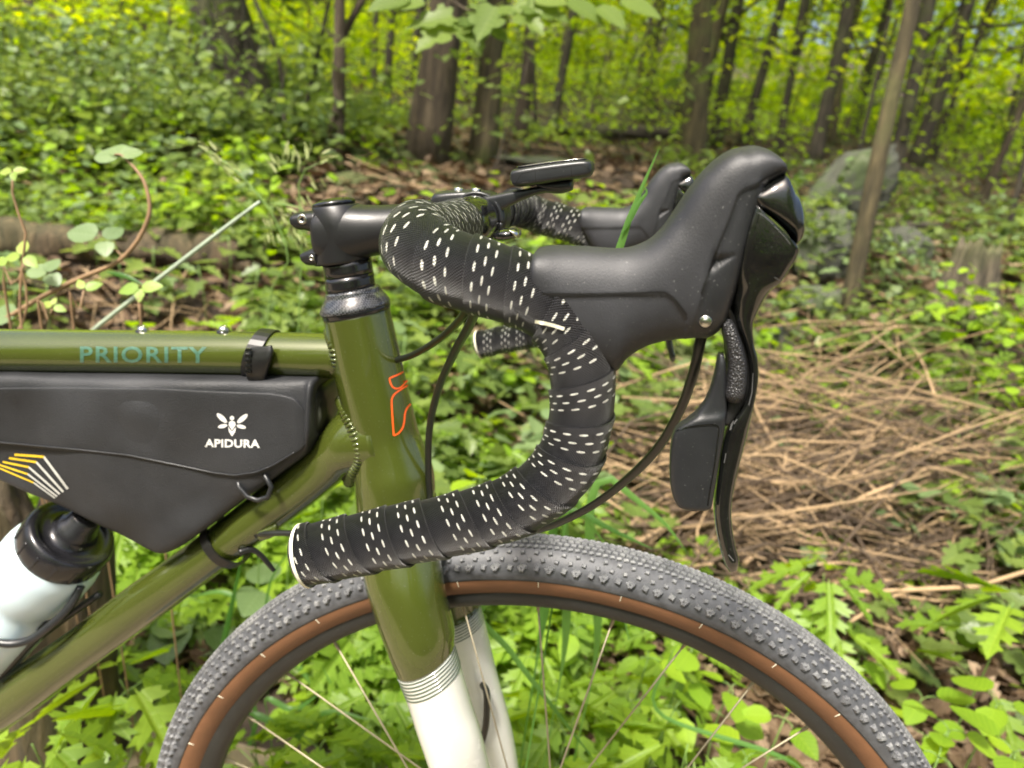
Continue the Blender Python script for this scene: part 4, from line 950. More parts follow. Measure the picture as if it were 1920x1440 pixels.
def put_leaf(parent, key, pos, yaw, pitch, roll, size):
    o = bpy.data.objects.new('leaf', ME[key]); col.objects.link(o); o.parent = parent
    ex = Vector((math.cos(yaw)*math.cos(pitch), math.sin(yaw)*math.cos(pitch), math.sin(pitch))); e0 = Vector((-math.sin(yaw), math.cos(yaw), 0)); ez0 = ex.cross(e0)
    ey = e0*math.cos(roll)+ez0*math.sin(roll); ez = ex.cross(ey)
    o.matrix_local = Matrix(((ex.x, ey.x, ez.x, pos[0]), (ex.y, ey.y, ez.y, pos[1]), (ex.z, ey.z, ez.z, pos[2]), (0, 0, 0, 1))) @ Matrix.Diagonal((size, size*random.uniform(.85, 1.15), size, 1))
    return o
def stem_tube(name, pts, rad, mat, parent, m=10, n=6):
    V, fs = tube_data(pts, rad, m, n); me = bpy.data.meshes.new(name); me.from_pydata([tuple(v) for v in V.tolist()], [], fs)
    me.polygons.foreach_set('use_smooth', np.ones(len(me.polygons), bool)); me.materials.append(M[mat]); o = bpy.data.objects.new(name, me); col.objects.link(o); o.parent = parent; return o
U_ = random.uniform

# ================================================================ TREES
crown_cache = []
for k in range(4):
    rg = np.random.default_rng(100+k); n = 900
    cl = rg.normal(0, 1, (60, 3))*np.array([1.5, 1.5, 1.6]); ci = rg.integers(0, 60, n)
    pos = cl[ci]+rg.normal(0, 1, (n, 3))*np.array([.55, .55, .16])
    o = many('crown', T_CD, pos, rg.uniform(0, 6.28, n), rg.normal(-.15, .35, n), rg.normal(0, .5, n), rg.uniform(.14, .26, n), M['canopy'])
    crown_cache.append(o.data); bpy.data.objects.remove(o)
def tree(base, top, w, mat, label, group=None, cat='tree', crown=True, h=None, bend=None, flare=1.35, name='tree', depth_top=None, crown_scale=1.0):
    b = ground_hit(*base) if not isinstance(base, Vector) else base
    if b is None: return
    if isinstance(top, tuple):
        y = b.y; q = P(top[0], top[1], y-CAM.y-D+0.0) if False else CAM+ray(*top)*((b.y-CAM.y)/ray(*top)[1])
        d = (q-b); vis = d.length; d.normalize()
    else: d = top.normalized(); vis = 3
    r = pxm(b, w)/2; H = h or max(7.0, 26*math.sqrt(r)+3); root = empty(name, b, label=label, cat=cat, group=group)
    n = 9; pts = []; rad = []
    for i in range(n):
        f = i/(n-1); s = f*H
        off = Vector((math.sin(f*5+b.x)*.012*H*f, math.cos(f*4+b.y)*.01*H*f, 0)) if s > vis*1.0 else Vector((0, 0, 0))
        if bend and s <= vis*1.2: off = Vector((bend*math.sin(min(1, s/max(vis, .1))*math.pi), 0, 0))
        pts.append(d*s+off-(d*.15 if i == 0 else Vector((0, 0, 0)))); rad.append(r*(1-.75*f)*(flare if i == 0 else 1))
    pts.insert(1, d*min(.35, H*.05)); rad.insert(1, r*(1.05 if flare > 1 else 1))
    t = stem_tube('trunk', pts, rad, mat, root, m=36, n=14)
    # knobbly trunk outline
    me = t.data; co = np.zeros(len(me.vertices)*3, np.float32); me.vertices.foreach_get('co', co); co = co.reshape(-1, 3)
    co += (r*.06*np.sin(co[:, [1]]*40/max(.1, 10*r)+co[:, [2]]*5+b.x)+r*.05*np.sin(co[:, [0]]*9/r*.5+co[:, [2]]*11)).astype(np.float32)*np.array([1, 1, 0], np.float32); me.vertices.foreach_set('co', co.ravel()); me.update()
    if crown:
        k = random.randrange(4); c = bpy.data.objects.new('crown', crown_cache[k]); col.objects.link(c); c.parent = root
        c.location = pts[-1]-d*H*.12; sc = min(1.15, .3+H*.065)*crown_scale; c.scale = (sc, sc, sc*.9); c.rotation_euler = (0, 0, U_(0, 6.28))
        for q in range(4):
            a = U_(0, 6.28); s0 = pts[-3-q % 3] if len(pts) > 5 else pts[-1]; e = s0+Vector((math.cos(a)*H*.14, math.sin(a)*H*.14, H*.12))
            stem_tube('limb', [s0, (s0+e)/2+Vector((0, 0, -.1)), e], [r*.3, r*.2, r*.07], mat, root, m=8, n=6)
    if (h is not None or r < .12) and bend != -.05:      # low side limbs of the thin trees
        for q in range(random.randint(3, 6)):
            f = U_(.12, .55); s0 = pts[max(2, int(f*8))].lerp(pts[min(9, int(f*8)+1)], U_(0, 1)); a = U_(0, 6.28); ll = U_(.5, 1.6)*(H/8)
            e = s0+Vector((math.cos(a)*ll, math.sin(a)*ll, ll*U_(.1, .9))); stem_tube('limb', [s0, s0.lerp(e, .5)+Vector((0, 0, -.06*ll)), e], [max(.006, r*.28), max(.004, r*.18), .002], mat, root, m=6, n=5)
    return root
tree((476, 232), (408, 0), 96, 'bark_dark', 'wide dark tree trunk behind the leafy shrub, upper left of centre')
tree((800, 290), (833, 60), 70, 'bark', 'broad brown ridged tree trunk standing behind the computer mount, the widest in the middle')
tree((905, 300), (930, 0), 46, 'bark_tan', 'paler brown trunk just right of the broad brown trunk')
tree((975, 256), (992, 90), 23, 'bark', 'short looking thin trunk above the bike computer beside the fallen log')
tree((1297, 325), (1316, 0), 45, 'bark_tan', 'light tan smooth trunk rising behind the far brake hood')
tree((1340, 275), (1384, 0), 24, 'bark_dark', 'dark leaning trunk directly right of the light tan smooth trunk')
tree((1392, 270), (1425, 150), 18, 'bark_dark', 'thin dark trunk between the tan trunk and the horn of the near brake hood')
tree((1457, 290), (1508, 0), 15, 'bark_dark', 'slim grey sapling trunk rising just right of the near hood tip')
tree((1525, 305), (1594, 0), 25, 'bark_dark', 'dark trunk standing behind the tilted grey boulder')
tree((1582, 612), (1700, 60), 29, 'bark_tan', 'near leaning tan tree trunk right of the brake lever', h=9, flare=1.15, bend=-.05)
tree((1672, 340), (1746, 0), 26, 'bark_dark', 'dark trunk behind the near leaning tan trunk')
tree((1727, 160), (1781, 0), 20, 'bark_dark', 'far grey trunk leaning right at the upper right')
tree((1603, 322), (1676, 0), 8, 'bark_dark', 'very thin dark sapling between the boulder trunk and the leaning tan trunk', h=6)
tree((1826, 412), (1918, 200), 15, 'bark', 'slim leaning trunk near the right edge of the photo', h=6)
tree((1886, 452), (1925, 280), 10, 'bark_dark', 'thinnest leaning stem at the far right edge', h=5)
tree((1212, 195), (1232, 60), 16, 'bark_dark', 'dark slim trunk left of the light tan smooth trunk in the middle distance')
tree((70, 57), (58, -20), 30, 'bark_tan', 'pinkish brown trunk alone at the upper left corner')
tree((113, 30), (108, -30), 22, 'bark', 'distant trunk beside the corner trunk at the upper left')
tree((635, 300), (640, 0), 20, 'bark', 'straight grey brown sapling trunk behind the stem', h=8, flare=1.1)
tree((602, 292), (712, 0), 15, 'bark', 'curved brown sapling bending right behind the handlebar stem', h=5.5, bend=-.18, flare=1.1)
tree((553, 285), (485, 55), 9, 'bark_dark', 'thin bent dark stem between the wide dark trunk and the curved sapling', h=4.5, bend=.12, flare=1)
tree((565, 240), (612, 30), 8, 'bark_dark', 'thin stem leaning right beside the curved sapling', h=4.5, flare=1)
tree((722, 215), (736, 0), 15, 'bark_dark', 'slim dark trunk left of the broad brown trunk')
tree((700, 170), (706, 0), 12, 'bark_dark', 'far slim trunk seen left of the slim dark trunk')
tree((780, 165), (788, 0), 22, 'bark_dark', 'dark mossy trunk partly behind the broad brown trunk')
tree((870, 195), (880, 40), 16, 'bark', 'far brown trunk between the broad trunk and the paler trunk')
tree((1006, 275), (1000, 110), 7, 'bark_dark', 'upright wiry dark sapling behind the bike computer', h=4, flare=1)
tree((343, 150), (318, 20), 7, 'bark_dark', 'forked thin dark shrub stem at the upper left', h=3.5, bend=.05, flare=1)
# trunks farther back, one by one
rt = random.Random(11)
made = 0
while made < 105:
    px = rt.uniform(-500, 2500); yy = rt.uniform(10, 42)
    w = ray(px, 200); x = CAM.x+w[0]/w[1]*(yy+D); b = gp(x, yy)
    if px < 330 and rt.random() < .6: continue
    r = rt.uniform(.025, .11); lean = Vector((rt.gauss(.04, .05), rt.gauss(0, .04), 1))
    tree(b, lean, 2*r*F/((b-CAM).dot(cam_fwd)), rt.choice(['bark', 'bark_dark', 'bark_dark', 'bark_tan']), 'slender trunk among the many standing far back in the sunlit forest', 'distant trunks of the forest', h=rt.uniform(10, 16)); made += 1
# woods behind the photographer, for shade and reflections
for i in range(7):
    x = rt.uniform(-14, 14); y = rt.uniform(-18, -9)
    tree(gp(x, y), Vector((rt.gauss(0, .05), rt.gauss(0, .05), 1)), 300, 'bark', 'tree standing behind the photographer', 'trees behind the photographer', h=rt.uniform(9, 13))
# far foliage
def cluster_foliage(name, n_cl, xr, yr, zr, per, lsz, mat, seed, spread=(.9, .9, .22)):
    rg = np.random.default_rng(seed)
    y = rg.uniform(*yr, n_cl); x = rg.uniform(*xr, n_cl)*(np.abs(y)+3)
    z = hgt(x, y)+rg.uniform(0, 1, n_cl)**1.0*(zr[1]-zr[0])+zr[0]
    c = np.stack([x, y, z], 1); s = rg.uniform(.6, 1.5, n_cl)
    ci = np.repeat(np.arange(n_cl), per); n = len(ci)
    pos = c[ci]+rg.normal(0, 1, (n, 3))*np.array(spread)*s[ci, None]
    tilt = rg.normal(0, .25, n_cl)
    pos[:, 2] += (pos[:, 0]-c[ci, 0])*tilt[ci]
    o = many(name, T_CD, pos, rg.uniform(0, 6.28, n), rg.normal(-.15, .3, n), rg.normal(0, .45, n), rg.uniform(.7, 1.3, n)*lsz, M[mat]); tag(o, kind='stuff'); return o
cluster_foliage('distant_foliage', 900, (-1.0, 1.0), (34, 62), (0, 18), 105, .55, 'canopy', 1, (2.2, 2.2, .8))
cluster_foliage('distant_foliage', 420, (-1.1, 1.1), (14, 32), (2.2, 9), 85, .18, 'canopy', 2, (1.0, 1.0, .2))
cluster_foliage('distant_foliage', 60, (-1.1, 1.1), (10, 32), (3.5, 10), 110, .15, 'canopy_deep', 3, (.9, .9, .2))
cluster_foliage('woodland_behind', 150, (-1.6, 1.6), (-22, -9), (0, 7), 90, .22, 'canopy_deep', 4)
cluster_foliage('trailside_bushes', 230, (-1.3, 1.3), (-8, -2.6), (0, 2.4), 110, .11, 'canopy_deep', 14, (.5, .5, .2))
cluster_foliage('low_foliage', 150, (-.9, 1.1), (6, 24), (.5, 3.2), 70, .10, 'canopy', 24, (.55, .55, .07))
cluster_foliage('low_foliage', 90, (-.9, 1.1), (5, 20), (.3, 2.6), 70, .09, 'leaf_bright', 25, (.5, .5, .07))
cluster_foliage('undergrowth', 420, (-1.1, 1.1), (9, 34), (.1, .9), 60, .11, 'leaf_bright', 5, (.5, .5, .12))
cluster_foliage('undergrowth', 200, (-1.1, -.2), (9, 26), (.1, 1.0), 90, .12, 'canopy', 6, (.6, .6, .14))
# ================================================================ FLOOR OF THE WOOD
def scatter(n, y0, y1, rg, xl=-.95, xr=.95):
    """points spread so that far ground gets as many per view angle as near ground"""
    y = np.exp(rg.uniform(math.log(y0+D), math.log(y1+D), n))-D; x = rg.uniform(xl, xr, n)*(y+D)-.10*(y+D)
    return x, y
def green(x, y):
    """how leafy the floor is: thick on the left, thin on the litter slope to the right"""
    a = x/(y+D); a = a+0; n = np.sin(x*2.3+1)*np.sin(y*1.9+x*.8+2)+.6*np.sin(x*5.1-y*3.3)
    return np.clip(np.interp(a, [-.8, -.35, -.1, .15, .8], [.95, .85, .42, .22, .26])*np.where((a > -.30) & (a < .2) & (y > 3.2), .45, 1)*np.where((a > .22) & (y < 2.2), .35, 1)+.30*n, 0.04, 1)
CLEAR = []
def clearing(a, b, r, fwd=.3):
    pa, pb_ = ground_hit(*a), ground_hit(*b)
    for f in np.linspace(0, 1, 9):
        p = pa.lerp(pb_, f); CLEAR.append((p.x, p.y-fwd, r)); CLEAR.append((p.x*.93, p.y-fwd*2.2, r))
clearing((-260, 440), (452, 498), .26); clearing((440, 522), (640, 530), .12, .12); clearing((300, 1150), (640, 1060), .10, .1); clearing((1500, 400), (1660, 440), .45, .35); clearing((1500, 440), (1700, 480), .35, .2); clearing((1480, 560), (1600, 560), .2, .15)
clearing((960, 270), (1300, 280), .8, .5); clearing((700, 340), (1000, 340), .5, .2); clearing((1740, 575), (1840, 580), .15, .2); clearing((60, 1300), (160, 1300), .12, .05)
def plantlets(name, n, y0, y1, tpl, lsz, per, hgt_r, mat, seed, thresh=0, xl=-.95, xr=.95):
    rg = np.random.default_rng(seed); x, y = scatter(n, y0, y1, rg, xl, xr)
    k = rg.uniform(0, 1, n) < green(x, y)-thresh; x, y = x[k], y[k]
    for cx_, cy_, cr_ in CLEAR:
        k = (x-cx_)**2+(y-cy_)**2 > cr_**2; x, y = x[k], y[k]
    m_ = len(x)
    h = rg.uniform(*hgt_r, m_); ci = np.repeat(np.arange(m_), per); t = len(ci)
    an = rg.uniform(0, 6.28, t); sz = lsz*rg.uniform(.6, 1.35, t)
    ly = h[ci]*rg.uniform(.35, 1, t); rr = sz*rg.uniform(.25, 1.3, t)
    pos = np.stack([x[ci]+np.cos(an)*rr, y[ci]+np.sin(an)*rr, hgt(x[ci], y[ci])+ly], 1)
    o = many(name, tpl, pos, an+rg.normal(0, .3, t), rg.normal(-.12, .28, t), rg.normal(0, .3, t), sz, M[mat]); tag(o, kind='stuff'); return o
rgl = np.random.default_rng(31)
x, y = scatter(12000, .55, 3.2, rgl); k = ~((np.abs(x/(y+D)-.33) < .25) & (np.abs(y-1.7) < .75) & (rgl.uniform(0, 1, len(x)) < .8)); x, y = x[k], y[k]; n = len(x)
o = many('leaf_litter', T_DD, np.stack([x, y, hgt(x, y)+rgl.uniform(.002, .03, n)], 1), rgl.uniform(0, 6.28, n), rgl.normal(0, .35, n), rgl.normal(0, .45, n), rgl.uniform(.035, .085, n), M['dead']); tag(o, kind='stuff')
x, y = scatter(17000, 3.0, 22, rgl); n = len(x)
o = many('leaf_litter', T_SM, np.stack([x, y, hgt(x, y)+rgl.uniform(.01, .04, n)], 1), rgl.uniform(0, 6.28, n), rgl.normal(0, .3, n), rgl.normal(0, .4, n), rgl.uniform(.06, .14, n), M['dead']); tag(o, kind='stuff')
T_MPs = leaf_tpl([(0, 0), (.02, .08), (-.05, .28), (.10, .40), (.26, .30), (.50, .36), (.66, .18), (1, 0)], cup=.15, fold=.12)
plantlets('ground_cover', 2600, .75, 3.4, T_MP, .062, 7, (.04, .26), 'leaf_mid', 41)
plantlets('ground_cover', 900, 1.0, 3.4, T_RD, .050, 7, (.04, .22), 'leaf_blue', 42)
plantlets('ground_cover', 2500, 3.2, 9, T_MPs, .085, 8, (.05, .34), 'leaf_mid', 43)
plantlets('ground_cover', 1100, 3.2, 9, T_SM, .085, 8, (.06, .45), 'leaf_blue', 44)
plantlets('ground_cover', 1500, 2.2, 13, T_SM, .07, 7, (.1, .4), 'leaf_bright', 45)
plantlets('ground_cover', 1500, .60, 1.25, T_LB, .10, 6, (.02, .16), 'leaf_lobed', 46, xl=-.75, xr=.36)
plantlets('ground_cover', 330, 1.2, 3.2, T_RD, .055, 5, (.05, .30), 'leaf_bright', 49)
plantlets('ground_cover', 300, 1.2, 2.6, T_LB, .09, 5, (.05, .25), 'leaf_lobed', 50)
plantlets('ground_cover', 500, .60, 1.25, T_RD, .045, 6, (.02, .14), 'leaf_bright', 47, xl=-.6, xr=.36)
# fine dry grass and twigs
def sticks(name, P0, P1, rad, mat, bend=.06, seed=0, m=5, n=5):
    rg = np.random.default_rng(seed); V = []; fs = []
    for a, b, r in zip(P0, P1, rad):
        mid = (a+b)/2+rg.normal(0, 1, 3)*bend*np.linalg.norm(b-a); A = np.array([a, (a*.6+mid*.6+b*-.2+ (a+b)*0.0), mid, b]) if False else np.array([a, mid, b])
        v, f = tube_data(A, [r, r*.85, r*.45], m, n); o = len(V); V.extend(v.tolist()); fs.extend([tuple(i+o for i in q) for q in f])
    return mesh(name, V, fs, M[mat])
for sd_, cnt, mt in ((51, 330, 'twig'), (57, 520, 'twig_dark')):
    rg = np.random.default_rng(sd_); A0, A1, Rr = [], [], []
    for i in range(cnt):
        y = rg.uniform(.95, 1.85); x = rg.uniform(.10, .56)*(y+D)+.02; g = float(hgt(x, y)); a = rg.normal(.3, .6) if rg.random() < .7 else rg.uniform(0, 6.28); l = rg.uniform(.12, .7)
        lump = max(0, 1-((x/(y+D)-.33)/.3)**2)*max(0, 1-((y-1.75)/.8)**2)
        z = g+.02+rg.uniform(0, .38)*lump*(1 if mt == 'twig' else .7); d = np.array([math.cos(a), math.sin(a)*.8, rg.normal(.22, .3)])
        c = np.array([x, y, z]); p = c-d*l/2; q = c+d*l/2
        for e in (p, q): e[2] = max(e[2], float(hgt(e[0], e[1]))+.004)
        A0.append(p); A1.append(q); Rr.append(rg.uniform(.0009, .0040)*(1.0 if rg.random() < .8 else 1.5))
    o = sticks('dry_twigs', A0, A1, Rr, mt, bend=.10, seed=sd_+1); tag(o, kind='stuff')
rg = np.random.default_rng(53); A0, A1, Rr = [], [], []
for i in range(450):
    x, y = scatter(1, 1.2, 9, rg); x, y = float(x[0]), float(y[0]); g = float(hgt(x, y)); a = rg.uniform(0, 6.28); l = rg.uniform(.15, .8)*(.5+y*.12)
    c = np.array([x, y, g+.03]); d = np.array([math.cos(a), math.sin(a), 0]); p = c-d*l/2; q = c+d*l/2
    for e in (p, q): e[2] = float(hgt(e[0], e[1]))+rg.uniform(.01, .10)
    A0.append(p); A1.append(q); Rr.append(rg.uniform(.0015, .006)*(.6+y*.1))
o = sticks('dry_twigs', A0, A1, Rr, 'twig', seed=54); tag(o, kind='stuff')
# the larger fallen branches of the pile, one by one
BR = [((1180, 1060), (1640, 835), .0065, 'thickest pale dry branch slanting up to the right above the tyre'), ((1300, 1010), (1920, 760), .0050, 'long dry branch crossing the pile towards the right edge'), ((1385, 1095), (1700, 850), .0055, 'dry forked branch rising right of the brake lever tip'),
      ((1240, 870), (1420, 1010), .0035, 'short dry stick running down right behind the paddle'), ((1530, 880), (1610, 720), .0045, 'upright bent dry stick above the twig pile'), ((1560, 1000), (1700, 700), .0035, 'thin dry stick curving up beside the bright seedling'),
      ((1450, 950), (1880, 870), .0040, 'nearly level dry branch across the middle of the pile'), ((1200, 960), (1480, 930), .0045, 'level dry branch just behind the brake lever'), ((1500, 1060), (1920, 900), .0035, 'thin dry branch running to the right above the seedlings'),
      ((1420, 790), (1620, 850), .0060, 'curved grey branch lying above the pile by the lever'), ((1240, 1020), (1560, 960), .0040, 'dry branch ending near the lever tip'), ((1700, 1180), (1900, 1010), .0030, 'thin dark dry branch at the right behind the five leaved seedling')]
for (a, b, r, lb) in BR:
    pa, pb_ = ground_hit(*a), ground_hit(*b); pa = pa+Vector((0, 0, .05)); pb_ = pb_+Vector((0, 0, .08)); 
    if (pb_-pa).length > 1.4: pb_ = pa+(pb_-pa)*(1.4/(pb_-pa).length)
    mdl = (pa+pb_)/2+Vector((U_(-.03, .03), U_(-.03, .03), U_(0, .05)))
    o = tube('fallen_branch', [pa, pa.lerp(mdl, .5)+Vector((0, 0, U_(-.015, .015))), mdl, mdl.lerp(pb_, .5)+Vector((0, 0, U_(-.015, .02))), pb_], [r*1.1, r, r*.9, r*.75, r*.5], M['twig'], None, m=24, n=8)
    tag(o, lb, 'branch', 'larger dry branches of the pile')

# ================================================================ LOGS, STUMPS, ROCKS
def log(a, b, ra, rb, label, mat='wood', lift=.7):
    pa, pb_ = ground_hit(*a), ground_hit(*b); r0, r1 = pxm(pa, ra), pxm(pb_, rb)
    pb_ = CAM+ray(*b)*((pa.y+(pb_.y-pa.y)*.35-CAM.y)/ray(*b)[1]) if abs(pb_.y-pa.y) > 1.0 else pb_
    root = empty('fallen_log', pa, label=label, cat='log'); n = 12; pts = []; rad = []
    for i in range(n):
        f = i/(n-1); p = pa.lerp(pb_, f); p.z = max(p.z, float(hgt(p.x, p.y))*.5+p.z*.5); pts.append(p-pa+Vector((0, 0, (r0*(1-f)+r1*f)*lift*1.1+.01*math.sin(f*9)))); rad.append((r0*(1-f)+r1*f)*U_(.93, 1.07))
    o = stem_tube('trunk', pts, rad, mat, root, m=60, n=24); me = o.data
    co = np.zeros(len(me.vertices)*3, np.float32); me.vertices.foreach_get('co', co); co = co.reshape(-1, 3); s = r0*.07
    co[:, 2] += s*np.sin(co[:, 0]*31+co[:, 1]*17)+s*.6*np.sin(co[:, 2]*60+co[:, 0]*7); co[:, 1] += s*np.sin(co[:, 2]*45+co[:, 0]*5); me.vertices.foreach_set('co', co.ravel())
    return root
log((-260, 455), (452, 505), 44, 30, 'long brown fallen log lying across the left behind the vine leaves')
log((440, 522), (640, 530), 15, 12, 'small reddish fallen log just right of the long log behind the stem clamp')
log((960, 248), (1300, 262), 13, 11, 'dark fallen log in the distance behind the bike computer', 'bark_dark')
log((560, 350), (730, 318), 8, 6, 'thin fallen limb at the foot of the broad brown trunk', 'bark')
log((1540, 420), (1760, 432), 8, 6, 'low dark fallen limb to the right of the boulder', 'bark_dark')
log((1770, 425), (1900, 428), 5, 4, 'thin pale fallen limb at the right behind the stump', 'wood')
log((300, 1150), (640, 1060), 42, 34, 'pale decayed log lying under the down tube behind the front tyre')
log((1480, 690), (1760, 660), 26, 20, 'yellowish rotten log right of the lever pad at the foot of the near leaning trunk')
def blob(name, c, rx, ry, rz, seed, mat, rough=.25, n=72, tilt=0.0):
    rg = np.random.default_rng(seed); K = rg.normal(0, 1, (10, 3))*np.array([2.2]*3); ph = rg.uniform(0, 6.28, 10); pl = rg.normal(0, 1, (9, 3)); pl /= np.linalg.norm(pl, axis=1)[:, None]; dd = rg.uniform(.62, .95, 9)
    V = []
    for i in range(n//2+1):
        for j in range(n):
            t = math.pi*i/(n//2); p = 2*math.pi*j/n; V.append((math.sin(t)*math.cos(p), math.sin(t)*math.sin(p), math.cos(t)))
    V = np.array(V); s = 1+rough*.25*sum(np.sin(V@k+q) for k, q in zip(K, ph))/3; V = V*s[:, None]
    for q, d in zip(pl, dd):
        e = V@q-d; V = V-np.clip(e, 0, None)[:, None]*q*.85       # facets
    V = V*(1+.035*np.sin(V@np.array([13, 9, 7.])+1)*np.sin(V@np.array([-7, 11, 15.]))+.02*np.sin(V@np.array([31, 23, -27.])))[:, None]
    V = V*np.array([rx, ry, rz]); ct, st = math.cos(tilt), math.sin(tilt); V = np.stack([V[:, 0]*ct+V[:, 2]*st, V[:, 1], -V[:, 0]*st+V[:, 2]*ct], 1)+np.array(c)
    return mesh(name, V, grid_faces(n//2+1, n), M[mat])
def rock(px, py, w, h, label, seed, tilt=0.0, sink=.3, depth=1.0):
    b = ground_hit(px, py+h*.5); rw, rh = pxm(b, w)/2, pxm(b, h)/2
    o = blob('rock', (b.x, b.y+rw*.4, b.z+rh*(1-sink)), rw, rw*depth, rh*1.15, seed, 'rock', rough=.5, tilt=tilt); tag(o, label, 'rock'); return o
rock(1580, 340, 125, 200, 'tall tilted grey boulder behind the tip of the near brake hood', 61, .55, .2)
rock(1545, 450, 150, 140, 'broad mossy boulder under the tilted grey one', 66, .1, .3)
rock(1695, 462, 95, 80, 'pale grey rock right of the near leaning trunk', 62, .4)
rock(1530, 560, 130, 60, 'flat green grey rock beside the glossy lever blade', 63, -.1, .3)
rock(1440, 640, 100, 70, 'mossy rounded rock just right of the lever neck', 67, .2, .35)
rock(1015, 305, 220, 26, 'long low pale rock slab below the bike computer screen', 64, 0, .2)
rock(250, 158, 58, 50, 'pale rock among the leaves at the upper left', 65, .1)
rock(780, 885, 60, 24, 'small grey rock behind the head tube and brake hose', 68, 0)
rock(1330, 420, 80, 40, 'grey rock half hidden behind the near brake hood', 69, 0)
def stump(base, w, h, label, mat='stumpwood', y=None, seed=1, taper=.8, flare=1.3):
    b = ground_hit(*base) if y is None else gp(P(base[0], base[1], y).x, y); r = pxm(b+Vector((0, 0, .1)), w)/2; H = pxm(b, h) if h > 0 else P(base[0], -h, y).z-b.z
    rg = np.random.default_rng(seed); n, m_ = 60, 30; V = []
    K = rg.uniform(0, 6.28, 6); tops = 1+.07*np.array([math.sin(2*math.pi*j/n*3+K[0])+.7*math.sin(2*math.pi*j/n*7+K[1])+.5*math.sin(2*math.pi*j/n*17+K[2]) for j in range(n)])
    for i in range(m_):
        f = i/(m_-1)
        for j in range(n):
            a = 2*math.pi*j/n; rr = r*(flare+(1-flare)*min(1, f*2.5))*(1-(1-taper)*f)*(1+.07*math.sin(5*a+K[3]+f*2)+.035*math.sin(13*a+f*5+K[4])+.02*math.sin(29*a+f*9))
            V.append((b.x+rr*math.cos(a), b.y+rr*math.sin(a), b.z-.03+f*H*tops[j]))
    for k, q in ((.8, .92), (.5, .8), (0.02, .72)):
        for j in range(n):
            a = 2*math.pi*j/n; V.append((b.x+r*taper*k*math.cos(a), b.y+r*taper*k*math.sin(a), b.z+H*(q*.6+.4*tops[j]*q)*.96))
    o = mesh('tree_stump', V, grid_faces(m_+3, n), M[mat]); tag(o, label, 'stump'); return o
stump((1800, 585), 118, 135, 'grey splintered stump at the right beyond the twig pile', seed=71, flare=1.5, taper=.6)
stump((105, 1300), 215, -925, 'brown decayed stump at the left behind the water bottle and down tube', mat='wood', y=.36, seed=72, taper=.93, flare=1.1)
sm = bpy.data.objects[-1]

# ================================================================ PLANTS NEAR THE BICYCLE
def base_of(t, y, dx=0.0, dy=0.04):
    return gp(t.x+dx, y+dy)
def curve_pts(a, b, bow, k=5):
    out = []
    for i in range(k+1):
        f = i/k; p = a.lerp(b, f); out.append(p+bow*math.sin(f*math.pi))
    return out
def sprig(px, py, y, label, kind, size, n=5, cat='plant', group=None, stemm='green_stem', reach=1.0, tilt=-.15, name='seedling', along=0, alk=None):
    """a plant whose top is seen at a photo pixel: stem from the ground, a whorl of leaves on top, pairs below"""
    top = P(px, py, y); b = base_of(top, y, U_(-.05, .05))
    if top.z < b.z+.02: g = ground_hit(px, py); b = g.copy(); top = g+Vector((0, 0, .05))
    root = empty(name, b, label=label, cat=cat, group=group)
    o = Vector((0, 0, 0)); t = top-b; pts = curve_pts(o, t, Vector((U_(-.02, .02), U_(-.02, .02), 0)))
    stem_tube('stem', pts, [.0022, .002, .0018, .0016, .0014, .001], stemm, root, m=12, n=6)
    a0 = U_(0, 6.28)
    for i in range(n):
        a = a0+i*6.283/n+U_(-.2, .2); s = size*U_(.8, 1.15); pt = s*.22*reach
        q = t+Vector((math.cos(a)*pt, math.sin(a)*pt, s*.05))
        if reach > 1.3: stem_tube('petiole', [t, t.lerp(q, .5)+Vector((0, 0, .004)), q], .0008, stemm, root, m=4, n=5)
        put_leaf(root, kind, q, a, tilt+U_(-.35, .25), U_(-.45, .45), s)
    for i in range(along):
        f = 1-(i+1)/(along+2)*.8; p = t*f; a = a0+i*2.4
        for sgn in (0, math.pi):
            s = size*U_(.7, 1.0); aa = a+sgn; q = p+Vector((math.cos(aa), math.sin(aa), .25))*s*.35
            stem_tube('petiole', [p, p.lerp(q, .5), q], .0008, stemm, root, m=4, n=5)
            put_leaf(root, alk or kind, q, aa, tilt+U_(-.3, .15), U_(-.35, .35), s)
    return root
